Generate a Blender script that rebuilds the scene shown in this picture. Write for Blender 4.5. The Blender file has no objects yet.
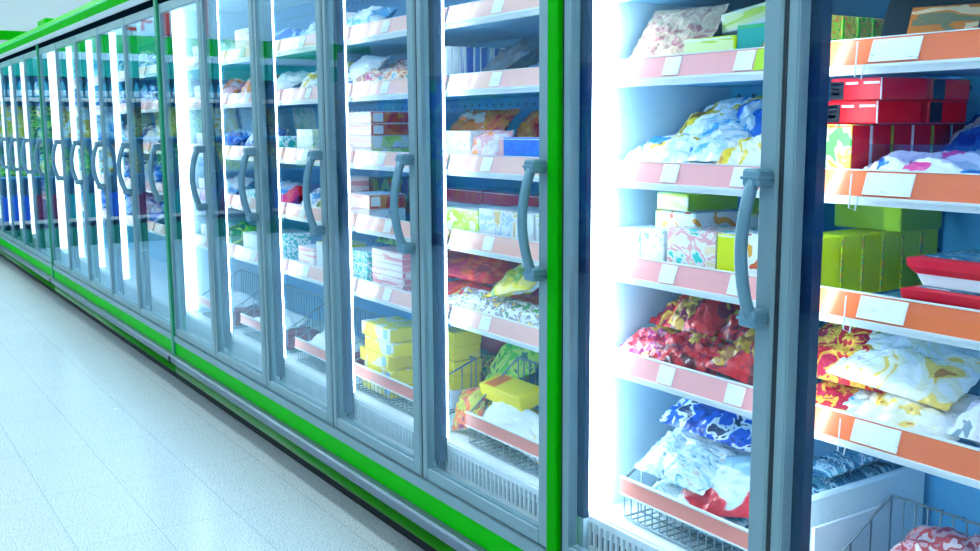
import bpy, math, random
from mathutils import Vector, Matrix, Euler, noise
R = math.radians
sc = bpy.context.scene
COL = sc.collection
random.seed(7)

# ------------------------------------------------------------------ camera
EYE = Vector((0.0, -1.5, 1.46))
F_PX, YAW, PITCH, ROLL = 1013.07, R(56.827), R(8.4045), R(-0.348)
fw = Vector((-math.sin(YAW)*math.cos(PITCH), math.cos(YAW)*math.cos(PITCH), -math.sin(PITCH)))
rt = fw.cross(Vector((0, 0, 1))).normalized(); up0 = rt.cross(fw)
rt2 = rt*math.cos(ROLL)+up0*math.sin(ROLL); up2 = up0*math.cos(ROLL)-rt*math.sin(ROLL)
cam_d = bpy.data.cameras.new('camera'); cam = bpy.data.objects.new('camera', cam_d); COL.objects.link(cam)
m = Matrix((rt2, up2, -fw)).transposed().to_4x4(); m.translation = EYE
cam.matrix_world = m
cam_d.sensor_width = 36; cam_d.lens = F_PX/980*36; cam_d.clip_start = 0.02; cam_d.clip_end = 100
sc.camera = cam

def at(px, py, y):
    """point where the sight line through a photo pixel meets the upright plane y metres behind the doors"""
    d = fw*F_PX + rt2*(px-490) + up2*(275.5-py)
    return EYE + d*((y-EYE.y)/d.y)
def PX(px, py, y): return at(px, py, y).x

# ------------------------------------------------------------------ materials
def newmat(name):
    mt = bpy.data.materials.new(name); mt.use_nodes = True
    nt = mt.node_tree; nt.nodes.clear()
    out = nt.nodes.new('ShaderNodeOutputMaterial')
    return mt, nt, out
_mc = {}
def plain(name, col, rough=.4, metal=0., bump=0., bscale=40., vary=0.04, coat=0., spec=.25):
    if name in _mc: return _mc[name]
    mt, nt, out = newmat(name)
    b = nt.nodes.new('ShaderNodeBsdfPrincipled')
    tc = nt.nodes.new('ShaderNodeTexCoord'); nz = nt.nodes.new('ShaderNodeTexNoise')
    nz.inputs['Scale'].default_value = bscale; nz.inputs['Detail'].default_value = 3
    nt.links.new(tc.outputs['Object'], nz.inputs['Vector'])
    rp = nt.nodes.new('ShaderNodeValToRGB')
    c = Vector(col)
    rp.color_ramp.elements[0].color = (*(c*(1-vary)), 1); rp.color_ramp.elements[1].color = (*[min(1, v*(1+vary)) for v in c], 1)
    nt.links.new(nz.outputs['Fac'], rp.inputs['Fac']); nt.links.new(rp.outputs['Color'], b.inputs['Base Color'])
    b.inputs['Roughness'].default_value = rough; b.inputs['Metallic'].default_value = metal
    b.inputs['Coat Weight'].default_value = coat; b.inputs['Specular IOR Level'].default_value = spec
    if bump:
        bp = nt.nodes.new('ShaderNodeBump'); bp.inputs['Strength'].default_value = bump; bp.inputs['Distance'].default_value = .004
        nt.links.new(nz.outputs['Fac'], bp.inputs['Height']); nt.links.new(bp.outputs['Normal'], b.inputs['Normal'])
    nt.links.new(b.outputs[0], out.inputs[0])
    _mc[name] = mt; return mt

def printed(name, cols, scale=14., rough=.28, bump=.25, dist=.6, lo=.36, hi=.64, stretch=(1, 1, 1), seed=0, spec=.35):
    """printed film or card: flat patches of ink, or painted highlights on clear film"""
    if name in _mc: return _mc[name]
    mt, nt, out = newmat(name)
    b = nt.nodes.new('ShaderNodeBsdfPrincipled')
    tc = nt.nodes.new('ShaderNodeTexCoord'); oi = nt.nodes.new('ShaderNodeObjectInfo')
    mp = nt.nodes.new('ShaderNodeMapping'); mp.inputs['Scale'].default_value = stretch
    ml = nt.nodes.new('ShaderNodeMath'); ml.operation = 'MULTIPLY_ADD'; ml.inputs[1].default_value = 7; ml.inputs[2].default_value = seed
    nt.links.new(oi.outputs['Random'], ml.inputs[0])
    ad = nt.nodes.new('ShaderNodeVectorMath'); ad.operation = 'ADD'
    nt.links.new(tc.outputs['Object'], mp.inputs['Vector']); nt.links.new(mp.outputs[0], ad.inputs[0]); nt.links.new(ml.outputs[0], ad.inputs[1])
    nz = nt.nodes.new('ShaderNodeTexNoise'); nz.inputs['Scale'].default_value = scale; nz.inputs['Detail'].default_value = 2
    nz.inputs['Distortion'].default_value = dist
    nt.links.new(ad.outputs[0], nz.inputs['Vector'])
    rp = nt.nodes.new('ShaderNodeValToRGB'); film = 'film' in name; rp.color_ramp.interpolation = 'LINEAR' if film else 'CONSTANT'
    if film: bump = max(bump, .6)
    n = len(cols); stops = []
    for i, c in enumerate(cols):
        pos = 0 if i == 0 else lo+(hi-lo)*i/(n-1 if n > 1 else 1)-(hi-lo)/(2*max(1, n-1))
        if film and i: stops.append((pos-.008, cols[i-1]))
        stops.append((pos+(.008 if film and i else 0), c))
    for i, (pos, c) in enumerate(stops):
        el = rp.color_ramp.elements[i] if i < 2 else rp.color_ramp.elements.new(pos)
        el.position = pos; el.color = (*c, 1)
    nt.links.new(nz.outputs['Fac'], rp.inputs['Fac']); nt.links.new(rp.outputs[0], b.inputs['Base Color'])
    b.inputs['Roughness'].default_value = rough; b.inputs['Specular IOR Level'].default_value = spec
    if bump:
        n2 = nt.nodes.new('ShaderNodeTexNoise'); n2.inputs['Scale'].default_value = 24; n2.inputs['Detail'].default_value = 3; n2.inputs['Distortion'].default_value = 1.6
        nt.links.new(ad.outputs[0], n2.inputs['Vector'])
        bp = nt.nodes.new('ShaderNodeBump'); bp.inputs['Strength'].default_value = bump; bp.inputs['Distance'].default_value = .01
        nt.links.new(n2.outputs['Fac'], bp.inputs['Height']); nt.links.new(bp.outputs[0], b.inputs['Normal'])
    nt.links.new(b.outputs[0], out.inputs[0])
    _mc[name] = mt; return mt

def emit(name, col, s):
    if name in _mc: return _mc[name]
    mt, nt, out = newmat(name); e = nt.nodes.new('ShaderNodeEmission')
    e.inputs[0].default_value = (*col, 1); e.inputs[1].default_value = s
    nt.links.new(e.outputs[0], out.inputs[0]); _mc[name] = mt; return mt

def glassmat(name, tint, f0, rough=.0, pw=5., top=1., refl=(1, 1, 1)):
    mt, nt, out = newmat(name)
    tr = nt.nodes.new('ShaderNodeBsdfTransparent'); tr.inputs[0].default_value = (*tint, 1)
    gl = nt.nodes.new('ShaderNodeBsdfGlossy'); gl.inputs['Roughness'].default_value = rough; gl.inputs[0].default_value = (*refl, 1)
    lw = nt.nodes.new('ShaderNodeLayerWeight'); lw.inputs[0].default_value = .5
    po = nt.nodes.new('ShaderNodeMath'); po.operation = 'POWER'; po.inputs[1].default_value = pw; nt.links.new(lw.outputs['Facing'], po.inputs[0])
    mr = nt.nodes.new('ShaderNodeMapRange'); mr.inputs['To Min'].default_value = f0; mr.inputs['To Max'].default_value = top; nt.links.new(po.outputs[0], mr.inputs[0])
    mx = nt.nodes.new('ShaderNodeMixShader')
    nt.links.new(mr.outputs[0], mx.inputs[0]); nt.links.new(tr.outputs[0], mx.inputs[1]); nt.links.new(gl.outputs[0], mx.inputs[2])
    nt.links.new(mx.outputs[0], out.inputs[0]); return mt

M_ALU = plain('brushed_aluminium', (.21, .33, .37), .38, .2, vary=.02)
M_ALU_D = plain('dark_gasket', (.02, .03, .04), .6)
M_MULL = plain('slate_blue_mullion', (.006, .03, .085), .4, spec=.2)
M_HANDLE = plain('grey_blue_handle', (.15, .29, .37), .32, .2)
M_GREEN = plain('green_enamel', (.0, .47, .0), .45, vary=.02, spec=.06)
M_GREEN_L = plain('mint_green_enamel', (.02, .5, .26), .4, spec=.2)
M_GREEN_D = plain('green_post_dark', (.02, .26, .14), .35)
M_CHROME = plain('steel_bumper', (.13, .18, .23), .35, .4)
M_DKGREEN = plain('dark_green_bumper', (.01, .20, .0), .3, .0, spec=.12)
M_BLACK = plain('black_plinth', (.004, .008, .01), .6, spec=.05)
M_WHITE = plain('white_enamel', (.82, .86, .88), .35)
M_LINER = plain('white_liner', (.66, .85, .96), .45)
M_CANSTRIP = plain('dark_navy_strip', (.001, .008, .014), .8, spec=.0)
M_RAIL = plain('salmon_price_rail', (.92, .40, .40), .3, coat=.2)
M_RAIL_O = plain('orange_price_rail', (.88, .18, .06), .3, coat=.2)
M_RAIL_P = plain('pale_peach_price_rail', (.90, .50, .44), .3, coat=.2)
M_TAG = plain('paper_tag', (.88, .88, .88), .6)
M_TAGP = printed('tag_print', [(.86, .88, .89), (.86, .88, .89), (.86, .88, .89), (.55, .6, .65)], 90, .6, 0, lo=.4, hi=.74, stretch=(.4, 1, 2))
M_LIME = plain('lime_card', (.42, .66, .02), .35)
M_WIRE = plain('wire_steel', (.2, .27, .31), .4, .4)
M_WIREW = plain('white_wire', (.78, .84, .88), .4)
M_SHELFG = plain('shade_blue_shelf', (.16, .46, .74), .4)  # blue of the shade under shelves is put into this base colour
LEDC = (.68, .90, 1.)
M_LED = emit('led_tube', LEDC, 18.)
M_LEDW = emit('led_tube_wide', LEDC, 9.5)
M_LEDF = emit('led_tube_far', LEDC, 4.)
M_LEDFILL = emit('led_fill_added', LEDC, 10.)  # for hidden strips added to brighten the bays
M_GLASS = glassmat('door_glass', (.97, .99, 1.), .018, top=.95, pw=4.1, refl=(.5, .82, 1.))
M_ACRYL = glassmat('clear_acrylic', (.82, .82, .94), .1, .05)
M_POCKET = glassmat('clear_pocket', (.85, .9, .95), .06, .05)

# perforated back panel, the deep blue of its shade put into the colour
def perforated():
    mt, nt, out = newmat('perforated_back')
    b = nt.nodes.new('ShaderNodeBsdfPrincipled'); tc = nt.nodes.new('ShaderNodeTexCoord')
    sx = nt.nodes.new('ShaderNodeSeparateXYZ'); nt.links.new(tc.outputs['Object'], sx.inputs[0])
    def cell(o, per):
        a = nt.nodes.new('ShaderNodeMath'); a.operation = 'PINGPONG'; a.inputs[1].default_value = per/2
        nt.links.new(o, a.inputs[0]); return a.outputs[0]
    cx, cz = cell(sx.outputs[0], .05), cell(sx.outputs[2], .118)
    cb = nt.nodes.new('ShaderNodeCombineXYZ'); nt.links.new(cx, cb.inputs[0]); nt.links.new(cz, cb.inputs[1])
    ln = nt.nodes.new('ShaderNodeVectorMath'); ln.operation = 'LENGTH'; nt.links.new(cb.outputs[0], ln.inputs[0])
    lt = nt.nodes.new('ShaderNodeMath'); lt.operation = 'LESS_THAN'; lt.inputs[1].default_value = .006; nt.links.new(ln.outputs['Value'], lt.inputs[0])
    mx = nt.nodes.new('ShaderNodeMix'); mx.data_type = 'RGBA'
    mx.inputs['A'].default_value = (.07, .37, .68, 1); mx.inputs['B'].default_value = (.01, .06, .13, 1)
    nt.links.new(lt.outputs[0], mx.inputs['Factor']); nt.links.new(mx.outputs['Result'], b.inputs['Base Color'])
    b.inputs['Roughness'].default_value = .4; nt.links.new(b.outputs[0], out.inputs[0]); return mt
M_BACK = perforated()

def floor_mat():
    mt, nt, out = newmat('speckled_floor_tiles')
    b = nt.nodes.new('ShaderNodeBsdfPrincipled'); tc = nt.nodes.new('ShaderNodeTexCoord')
    n1 = nt.nodes.new('ShaderNodeTexNoise'); n1.inputs['Scale'].default_value = 170; n1.inputs['Detail'].default_value = 1
    n2 = nt.nodes.new('ShaderNodeTexNoise'); n2.inputs['Scale'].default_value = 2.2; n2.inputs['Detail'].default_value = 3
    nt.links.new(tc.outputs['Object'], n1.inputs[0]); nt.links.new(tc.outputs['Object'], n2.inputs[0])
    r1 = nt.nodes.new('ShaderNodeValToRGB'); e = r1.color_ramp.elements
    e[0].position = .30; e[0].color = (.22, .34, .38, 1); e[1].position = .46; e[1].color = (.80, .84, .865, 1)
    nt.links.new(n1.outputs['Fac'], r1.inputs[0])
    mp = nt.nodes.new('ShaderNodeMapping'); mp.inputs['Location'].default_value = (.04, .0, 0)
    nt.links.new(tc.outputs['Object'], mp.inputs[0])
    br = nt.nodes.new('ShaderNodeTexBrick'); br.offset = 0; br.inputs['Scale'].default_value = 1
    br.inputs['Brick Width'].default_value = .6; br.inputs['Row Height'].default_value = .29; br.inputs['Mortar Size'].default_value = .0022; br.inputs['Mortar Smooth'].default_value = .4
    br.inputs['Color1'].default_value = (1, 1, 1, 1); br.inputs['Color2'].default_value = (.97, .98, 1, 1); br.inputs['Mortar'].default_value = (.68, .74, .77, 1)
    nt.links.new(mp.outputs[0], br.inputs[0])
    mu = nt.nodes.new('ShaderNodeMix'); mu.data_type = 'RGBA'; mu.blend_type = 'MULTIPLY'; mu.inputs['Factor'].default_value = 1
    nt.links.new(r1.outputs[0], mu.inputs['A']); nt.links.new(br.outputs['Color'], mu.inputs['B'])
    nt.links.new(mu.outputs['Result'], b.inputs['Base Color'])
    rr = nt.nodes.new('ShaderNodeMapRange'); rr.inputs['To Min'].default_value = .2; rr.inputs['To Max'].default_value = .3
    nt.links.new(n2.outputs['Fac'], rr.inputs[0]); nt.links.new(rr.outputs[0], b.inputs['Roughness'])
    b.inputs['Specular IOR Level'].default_value = .5
    nt.links.new(b.outputs[0], out.inputs[0]); return mt

# ------------------------------------------------------------------ mesh helpers
class MB:
    def __init__(s): s.v = []; s.f = []; s.mi = []; s.sm = []
    def add(s, vs, fs, mi=0, smooth=False):
        o = len(s.v); s.v += [tuple(v) for v in vs]
        for f in fs:
            s.f.append(tuple(i+o for i in f)); s.mi.append(mi); s.sm.append(smooth)
        return s
    def box(s, x0, x1, y0, y1, z0, z1, mi=0, bev=0., mis=None):
        x0, x1 = sorted((x0, x1)); y0, y1 = sorted((y0, y1)); z0, z1 = sorted((z0, z1))
        if not bev:
            V = [(x, y, z) for z in (z0, z1) for y in (y0, y1) for x in (x0, x1)]
            Fs = [(0, 2, 3, 1), (4, 5, 7, 6), (0, 1, 5, 4), (2, 6, 7, 3), (0, 4, 6, 2), (1, 3, 7, 5)]  # bottom top front back left right
            for i, f in enumerate(Fs): s.add(V if i == 0 else [], [f], 0) if False else None
            o = len(s.v); s.v += V
            for i, f in enumerate(Fs):
                s.f.append(tuple(q+o for q in f)); s.mi.append(mis[i] if mis else mi); s.sm.append(False)
            return s
        c = ((x0+x1)/2, (y0+y1)/2, (z0+z1)/2); h = ((x1-x0)/2, (y1-y0)/2, (z1-z0)/2); bev = min(bev, *[q*.9 for q in h])
        o = len(s.v); idx = {}
        for sx in (-1, 1):
            for sy in (-1, 1):
                for sz in (-1, 1):
                    for ax in range(3):
                        p = [sx*h[0], sy*h[1], sz*h[2]]
                        for a in range(3):
                            if a != ax: p[a] -= (sx, sy, sz)[a]*bev
                        idx[(sx, sy, sz, ax)] = len(s.v); s.v.append((c[0]+p[0], c[1]+p[1], c[2]+p[2]))
        def face(ids, m_): s.f.append(tuple(ids)); s.mi.append(m_); s.sm.append(False)
        order = {(2, -1): 0, (2, 1): 1, (1, -1): 2, (1, 1): 3, (0, -1): 4, (0, 1): 5}
        for ax in range(3):
            a, b = [q for q in range(3) if q != ax]
            for sg in (-1, 1):
                ids = []
                for (sa, sb) in ((-1, -1), (1, -1), (1, 1), (-1, 1)):
                    k = [0, 0, 0]; k[ax] = sg; k[a] = sa; k[b] = sb; ids.append(idx[(*k, ax)])
                if (sg < 0) != (ax == 1): ids.reverse()
                mm = mis[order[(ax, sg)]] if mis else mi
                face(ids, mm)
        for ax in range(3):
            a, b = [q for q in range(3) if q != ax]
            for sa in (-1, 1):
                for sb in (-1, 1):
                    k0 = [0, 0, 0]; k1 = [0, 0, 0]; k0[ax] = -1; k1[ax] = 1
                    for k in (k0, k1): k[a] = sa; k[b] = sb
                    face([idx[(*k0, a)], idx[(*k1, a)], idx[(*k1, b)], idx[(*k0, b)]], mis[2] if mis else mi)
        for sx in (-1, 1):
            for sy in (-1, 1):
                for sz in (-1, 1): face([idx[(sx, sy, sz, q)] for q in range(3)], mis[2] if mis else mi)
        return s
    def tube(s, pts, r, n=8, mi=0, caps=True, sq=None):
        pts = [Vector(p) for p in pts]; o = len(s.v); L = len(pts)
        ref = None
        for i, p in enumerate(pts):
            t = (pts[min(i+1, L-1)]-pts[max(i-1, 0)]).normalized()
            if ref is None:
                ref = Vector((0, 0, 1)) if abs(t.z) < .9 else Vector((1, 0, 0))
            a = (ref-t*ref.dot(t)).normalized(); b = t.cross(a); ref = a
            rr = r[i] if isinstance(r, (list, tuple)) else r
            for k in range(n):
                an = 2*math.pi*k/n+(math.pi/4 if n == 4 else 0)
                s.v.append(tuple(p+a*math.cos(an)*rr+b*math.sin(an)*rr*(sq or 1)))
        for i in range(L-1):
            for k in range(n):
                s.f.append((o+i*n+k, o+i*n+(k+1) % n, o+(i+1)*n+(k+1) % n, o+(i+1)*n+k)); s.mi.append(mi); s.sm.append(n > 4)
        if caps:
            s.f.append(tuple(o+k for k in range(n-1, -1, -1))); s.mi.append(mi); s.sm.append(False)
            s.f.append(tuple(o+(L-1)*n+k for k in range(n))); s.mi.append(mi); s.sm.append(False)
        return s
    def prof_x(s, prof, x0, x1, mi=0, smooth=False):
        """closed (y,z) outline swept along the row"""
        n = len(prof); o = len(s.v)
        for x in (x0, x1): s.v += [(x, y, z) for y, z in prof]
        for k in range(n):
            s.f.append((o+k, o+(k+1) % n, o+n+(k+1) % n, o+n+k)); s.mi.append(mi); s.sm.append(smooth)
        s.f.append(tuple(o+k for k in range(n-1, -1, -1))); s.mi.append(mi); s.sm.append(False)
        s.f.append(tuple(o+n+k for k in range(n))); s.mi.append(mi); s.sm.append(False)
        return s
    def lathe(s, prof, n=14, mi=0, c=(0, 0, 0)):
        o = len(s.v)
        for r, z in prof:
            for k in range(n):
                a = 2*math.pi*k/n; s.v.append((c[0]+r*math.cos(a), c[1]+r*math.sin(a), c[2]+z))
        for i in range(len(prof)-1):
            for k in range(n):
                s.f.append((o+i*n+k, o+i*n+(k+1) % n, o+(i+1)*n+(k+1) % n, o+(i+1)*n+k)); s.mi.append(mi); s.sm.append(True)
        s.f.append(tuple(o+k for k in range(n-1, -1, -1))); s.mi.append(mi); s.sm.append(False)
        s.f.append(tuple(o+(len(prof)-1)*n+k for k in range(n))); s.mi.append(mi); s.sm.append(False)
        return s
    def mesh(s, name, mats, off=None):
        me = bpy.data.meshes.new(name)
        vs = s.v if off is None else [(v[0]-off[0], v[1]-off[1], v[2]-off[2]) for v in s.v]
        me.from_pydata(vs, [], s.f)
        for mt in (mats if isinstance(mats, (list, tuple)) else [mats]): me.materials.append(mt)
        me.polygons.foreach_set('material_index', s.mi); me.polygons.foreach_set('use_smooth', s.sm)
        me.update(); return me
    def build(s, name, mats, parent=None, off=None):
        """off: world origin of the parent when the shape was drawn in world coordinates"""
        o = bpy.data.objects.new(name, s.mesh(name, mats, off)); COL.objects.link(o)
        if parent: o.parent = parent
        return o

def tag(o, label, cat, group=None, kind=None):
    if label: o['label'] = label
    if cat: o['category'] = cat
    if group: o['group'] = group
    if kind: o['kind'] = kind
    return o
def empty(name, loc):
    o = bpy.data.objects.new(name, None); COL.objects.link(o); o.location = loc; o.empty_display_size = .05; return o
def struct(name, mb, mats):
    o = mb.build(name, mats); o['kind'] = 'structure'; return o
def copy_tree(o, parent=None):
    c = o.copy(); COL.objects.link(c)
    if parent: c.parent = parent
    for ch in [q for q in bpy.data.objects if q.parent == o]: copy_tree(ch, c)
    return c

# ------------------------------------------------------------------ the room
XE = -16.0
struct('floor', MB().box(XE, 3.5, -6.5, 3.2, -.05, 0), floor_mat())
M_WALL = plain('pale_blue_wall', (.78, .84, .87), .6)
def panel_wall():
    mt, nt, out = newmat('panelled_wall')
    b = nt.nodes.new('ShaderNodeBsdfPrincipled'); tc = nt.nodes.new('ShaderNodeTexCoord')
    br = nt.nodes.new('ShaderNodeTexBrick'); br.offset = 0; br.inputs['Scale'].default_value = 1
    mp = nt.nodes.new('ShaderNodeMapping'); mp.inputs['Rotation'].default_value = (R(90), 0, 0)
    br.inputs['Brick Width'].default_value = 1.1; br.inputs['Row Height'].default_value = 8; br.inputs['Mortar Size'].default_value = .02; br.inputs['Mortar Smooth'].default_value = 1
    br.inputs['Color1'].default_value = (.78, .85, .88, 1); br.inputs['Color2'].default_value = (.80, .86, .89, 1); br.inputs['Mortar'].default_value = (.70, .78, .82, 1)
    nt.links.new(tc.outputs['Object'], mp.inputs[0]); nt.links.new(mp.outputs[0], br.inputs[0]); nt.links.new(br.outputs[0], b.inputs[0])
    b.inputs['Roughness'].default_value = .6; nt.links.new(b.outputs[0], out.inputs[0]); return mt
struct('wall_back', MB().box(XE, 3.5, 3.2, 3.3, 0, 4.2), panel_wall())
struct('wall_end', MB().box(XE-.1, XE, -6.5, 3.3, 0, 4.2), M_WALL)
struct('wall_opposite', MB().box(XE, 3.5, -6.6, -6.5, 0, 4.2), M_WALL)
struct('wall_near', MB().box(3.5, 3.6, -6.6, 3.3, 0, 4.2), M_WALL)
struct('ceiling', MB().box(XE, 3.5, -6.6, 3.3, 4.2, 4.3), plain('ceiling_white', (.8, .85, .88), .8))
struct('trim_1', MB().box(XE, XE+.03, -6.5, 3.2, 2.70, 2.83), M_GREEN)

# ------------------------------------------------------------------ freezers
S0, W, PIL = 1.29934, .670156, .05673
def gap(k, pil): return -(S0+k*W+pil*PIL)
ZB, ZT = 1.46-1.099, 1.46+.625          # door bottom / top
RAILS = [1.46+v for v in (.331, .130, -.110, -.341, -.581)]
RH = .0235                               # half height of a price rail
SURF = [z-.010 for z in RAILS]          # where packs stand
YS, YB = .105, .55                      # shelf front / back of the inside
DECK = 1.46-.985
modules = []
def make_module(name_label, xr, xl, door_edges, near):
    """xr > xl are the pillar centres; door_edges: list of (right, left, index)"""
    base = Vector(((xr+xl)/2, .3, 0)); root = empty('display_freezer', base)
    tag(root, name_label, 'freezer', 'glass door freezers in the long row')
    B = lambda mb, n, mts, par=root: mb.build(n, mts, par, base if par is root else None)
    xr, xl = xr-.0222, xl-.0222
    body = MB(); body.box(xr-.002, xr-.022, .06, .68, .30, 2.15); body.box(xl+.002, xl+.067, .06, .68, .30, 2.15)
    body.box(xr-.022, xl+.067, .56, .68, .30, 2.15); body.box(xr-.022, xl+.067, .06, .56, 2.06, 2.15); body.box(xr-.022, xl+.067, .101, .56, ZB-.04, DECK-.05)
    B(body, 'body', M_LINER)
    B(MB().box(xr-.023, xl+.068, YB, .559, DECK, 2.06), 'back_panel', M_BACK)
    B(MB().box(xr-.023, xl+.068, .075, YB, DECK-.05, DECK), 'deck', M_WHITE)
    xe = xl-1.0 if xl < -11 else xl
    if xe != xl: B(MB().box(xe, xl-.001, .0, .68, .3, ZT), 'end_panel', M_WHITE)
    # canopy: dark strip, white lip, two green bands
    B(MB().box(xr, xe, .0, .09, ZT+.004, ZT+.035), 'canopy_dark_strip', M_CANSTRIP)
    B(MB().prof_x([(-.01, ZT+.035), (.5, ZT+.035), (.5, ZT+.06), (-.035, ZT+.06)], xr, xe), 'canopy_lip', M_WHITE)
    B(MB().prof_x([(-.035, ZT+.06), (.68, ZT+.06), (.68, ZT+.10), (-.055, ZT+.10)], xr, xe), 'canopy_lower_band', M_GREEN)
    B(MB().prof_x([(-.055, ZT+.10), (.68, ZT+.10), (.68, ZT+.108), (-.055, ZT+.108)], xr, xe), 'canopy_stripe', M_GREEN_L)
    B(MB().prof_x([(-.055, ZT+.108), (.68, ZT+.108), (.68, ZT+.15), (-.03, ZT+.15)], xr, xe), 'canopy_upper_band', M_GREEN)
    # plinth
    B(MB().box(xr, xe, -.006, .10, ZB-.036, ZB-.004), 'sill', M_ALU)
    B(MB().box(xr, xe, .0, .10, ZB-.106, ZB-.037), 'kick_panel', M_GREEN)
    B(MB().prof_x([(.02, ZB-.107), (-.022, ZB-.108), (-.030, ZB-.114), (-.030, ZB-.140), (-.022, ZB-.150), (.02, ZB-.150)], xr, xe), 'bumper_rail', M_CHROME)
    pr = [(.045-.040*math.cos(R(t)), ZB-.200+.036*math.sin(R(t))) for t in range(-80, 81, 16)]
    B(MB().prof_x([(.08, ZB-.237), *pr, (.08, ZB-.163)], xr, xe, smooth=True), 'lower_panel', M_DKGREEN)
    B(MB().box(xr, xe, .05, .09, ZB-.165, ZB-.14), 'rail_backing', M_BLACK)
    B(MB().box(xr, xe, .136, .5, 0, ZB-.10), 'toe_kick', M_BLACK)
    B(MB().box(xr, xe, .081, .135, ZB-.20, ZB-.12), 'base_frame', M_BLACK)
    B(MB().box(xr, xe, .12, .135, .015, ZB-.25), 'toe_board', plain('dark_steel_board', (.01, .016, .02), .5, spec=.1))
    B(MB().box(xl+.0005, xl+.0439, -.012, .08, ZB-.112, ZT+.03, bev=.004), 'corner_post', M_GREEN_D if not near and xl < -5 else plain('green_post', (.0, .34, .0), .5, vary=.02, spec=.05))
    B(MB().box(xl+.004, xl+.040, -.034, .02, ZB-.156, ZB-.1125, bev=.006), 'rail_joint', M_BLACK)
    # bays
    for (dr, dl, k) in door_edges:
        lo = dl == door_edges[-1][1]
        # mullion on the left of this door unless it is the module's end
        mw = dl-.006
        if not lo:
            hw = .055 if k <= 5 else .045
            mu = B(MB().box(mw-hw, mw+hw, .036, .062, DECK-.06, 2.06), 'mullion', M_MULL)
            if k == -2: MB().box(mw-.0585, mw-.050, .0625, .074, DECK+.02, 2.05).build('light_strip', M_LEDFILL, mu, base)  # added strip, out of view, brightens the deep part of the rightmost bay
            if k < 0: MB().box(mw-.012, mw+.008, .0625, .07, DECK+.02, 2.05).build('light_strip', M_LED, mu, base)
            else:
                MB().box(mw-.0585, mw-.050, .0625, .072, DECK+.02, 2.05).build('light_strip', M_LEDFILL, mu, base) if k > 0 else None  # added strip on the hidden mullion face brightens the next bay
                if k <= 5: MB().box(mw+.0535, mw+.0585, .0625, .067, DECK+.02, 2.05).build('light_strip', M_LED, mu, base)
                elif k not in (6, 11): MB().box(mw+.046, mw+.0585, .0625, .098, DECK+.02, 2.05).build('light_strip', M_LEDF, mu, base)
        else:
            eu = B(MB().box(dl+.0, dl+.050, .034, .050, DECK+.0, 2.06), 'light_housing', M_MULL)
            MB().box(dl+.026, dl+.046, .0505, .125 if k < 1 else .115, DECK+.02, 2.05).build('light_strip', M_LEDW if k < 1 else M_LEDF, eu, base)
        if dr == door_edges[0][0] and k > 0: B(MB().box(dr-.024, dr-.014, .052, .072, DECK+.02, 2.05), 'light_strip', M_LEDFILL)  # added hidden strip brightens the first bay from its right end
        # door
        z0, z1 = ZB, ZT; st, sl = (.046, .030) if k <= 5 else (.034, .02)
        fr = MB()
        fr.box(dr, dr-st, 0, .032, z0, z1, bev=.005); fr.box(dl, dl+sl, 0, .032, z0, z1, bev=.005)
        fr.box(dr-st, dl+sl, .001, .031, z1-.05, z1, bev=.004); fr.box(dr-st, dl+sl, .001, .031, z0, z0+.042, bev=.004)
        fr.box(dl+sl, dl+sl+.003, -.003, .004, z0+.042, z1-.05, 0)
        d = B(fr, 'door', M_ALU)
        MB().box(dr-st, dl+sl, .004, .010, z0+.042, z1-.05).build('glass_pane', M_GLASS, d, base)
        MB().box(dl-.009, dl, .004, .034, z0, z1).build('gasket', M_ALU_D, d, base)
        hx = dr-.027
        h = MB(); zt, zb = 1.46-.10, 1.46-.37
        pts = [(hx, -.03-.032*math.sin(math.pi*t/12)**.8, zt+(zb-zt)*t/12) for t in range(13)]
        h.tube(pts, .0105, 8, sq=1.35)
        h.build('handle', M_HANDLE, d, base)
        for z in (zt, zb):
            q = MB(); q.box(hx-.022, hx+.020, -.044, .0, z-.017, z+.017, bev=.005); q.box(hx-.0235, hx+.0215, -.0455, -.001, z-.003, z+.003, bev=.001)
            q.build('handle_bracket', M_HANDLE, d, base)
        # shelves
        x1 = dr-.012 if dr != door_edges[0][0] else dr-.02
        x0 = dl+.018 if lo else dl-.002
        rm = M_RAIL_O if k < 0 else (M_RAIL if k == 0 else M_RAIL_P)
        for li, zr in enumerate(RAILS):
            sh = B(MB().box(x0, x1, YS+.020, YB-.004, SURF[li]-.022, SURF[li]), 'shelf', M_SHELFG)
            rl = MB(); rl.prof_x([(YS, zr-RH), (YS+.008, zr-RH), (YS+.022, zr+RH), (YS+.014, zr+RH)], x0, x1)
            rl.build('price_rail', rm, sh, base)
            MB().prof_x([(YS-.004, zr-RH-.005), (YS+.012, zr-RH-.005), (YS+.012, zr-RH), (YS-.004, zr-RH)], x0, x1).prof_x([(YS+.012, zr+RH), (YS+.023, zr+RH), (YS+.023, zr+RH+.002), (YS+.012, zr+RH+.002)], x0, x1).prof_x([(YS+.006, zr-RH-.017), (YS+.02, zr-RH-.017), (YS+.02, zr-RH-.005), (YS+.006, zr-RH-.005)], x0, x1).build('rail_edge', M_WHITE, sh, base)
            if k <= 5:
                rng = random.Random(k*31+li)
                spots = {0: [(.42,.05), (.205,.05)], -1: [(.10, .10)]}.get(k) or [(rng.uniform(.1, .2), .1), (rng.uniform(.38, .5), .05)]
                for (fx, tw) in spots:
                    tx = dl+fx if k < 0 else x1-fx
                    MB().prof_x([(YS-.003, zr-RH+.004), (YS, zr-RH+.004), (YS+.0135, zr+RH-.003), (YS+.0105, zr+RH-.003)], tx, tx+tw).build('price_tag', M_TAGP, sh, base)
                if k == 0 and li in (1,):
                    MB().prof_x([(YS-.003, zr-RH+.002), (YS, zr-RH+.002), (YS+.0135, zr+RH-.002), (YS+.0105, zr+RH-.002)], x1-.15, x1-.125).build('lime_price_tag', M_LIME, sh, base)
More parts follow.
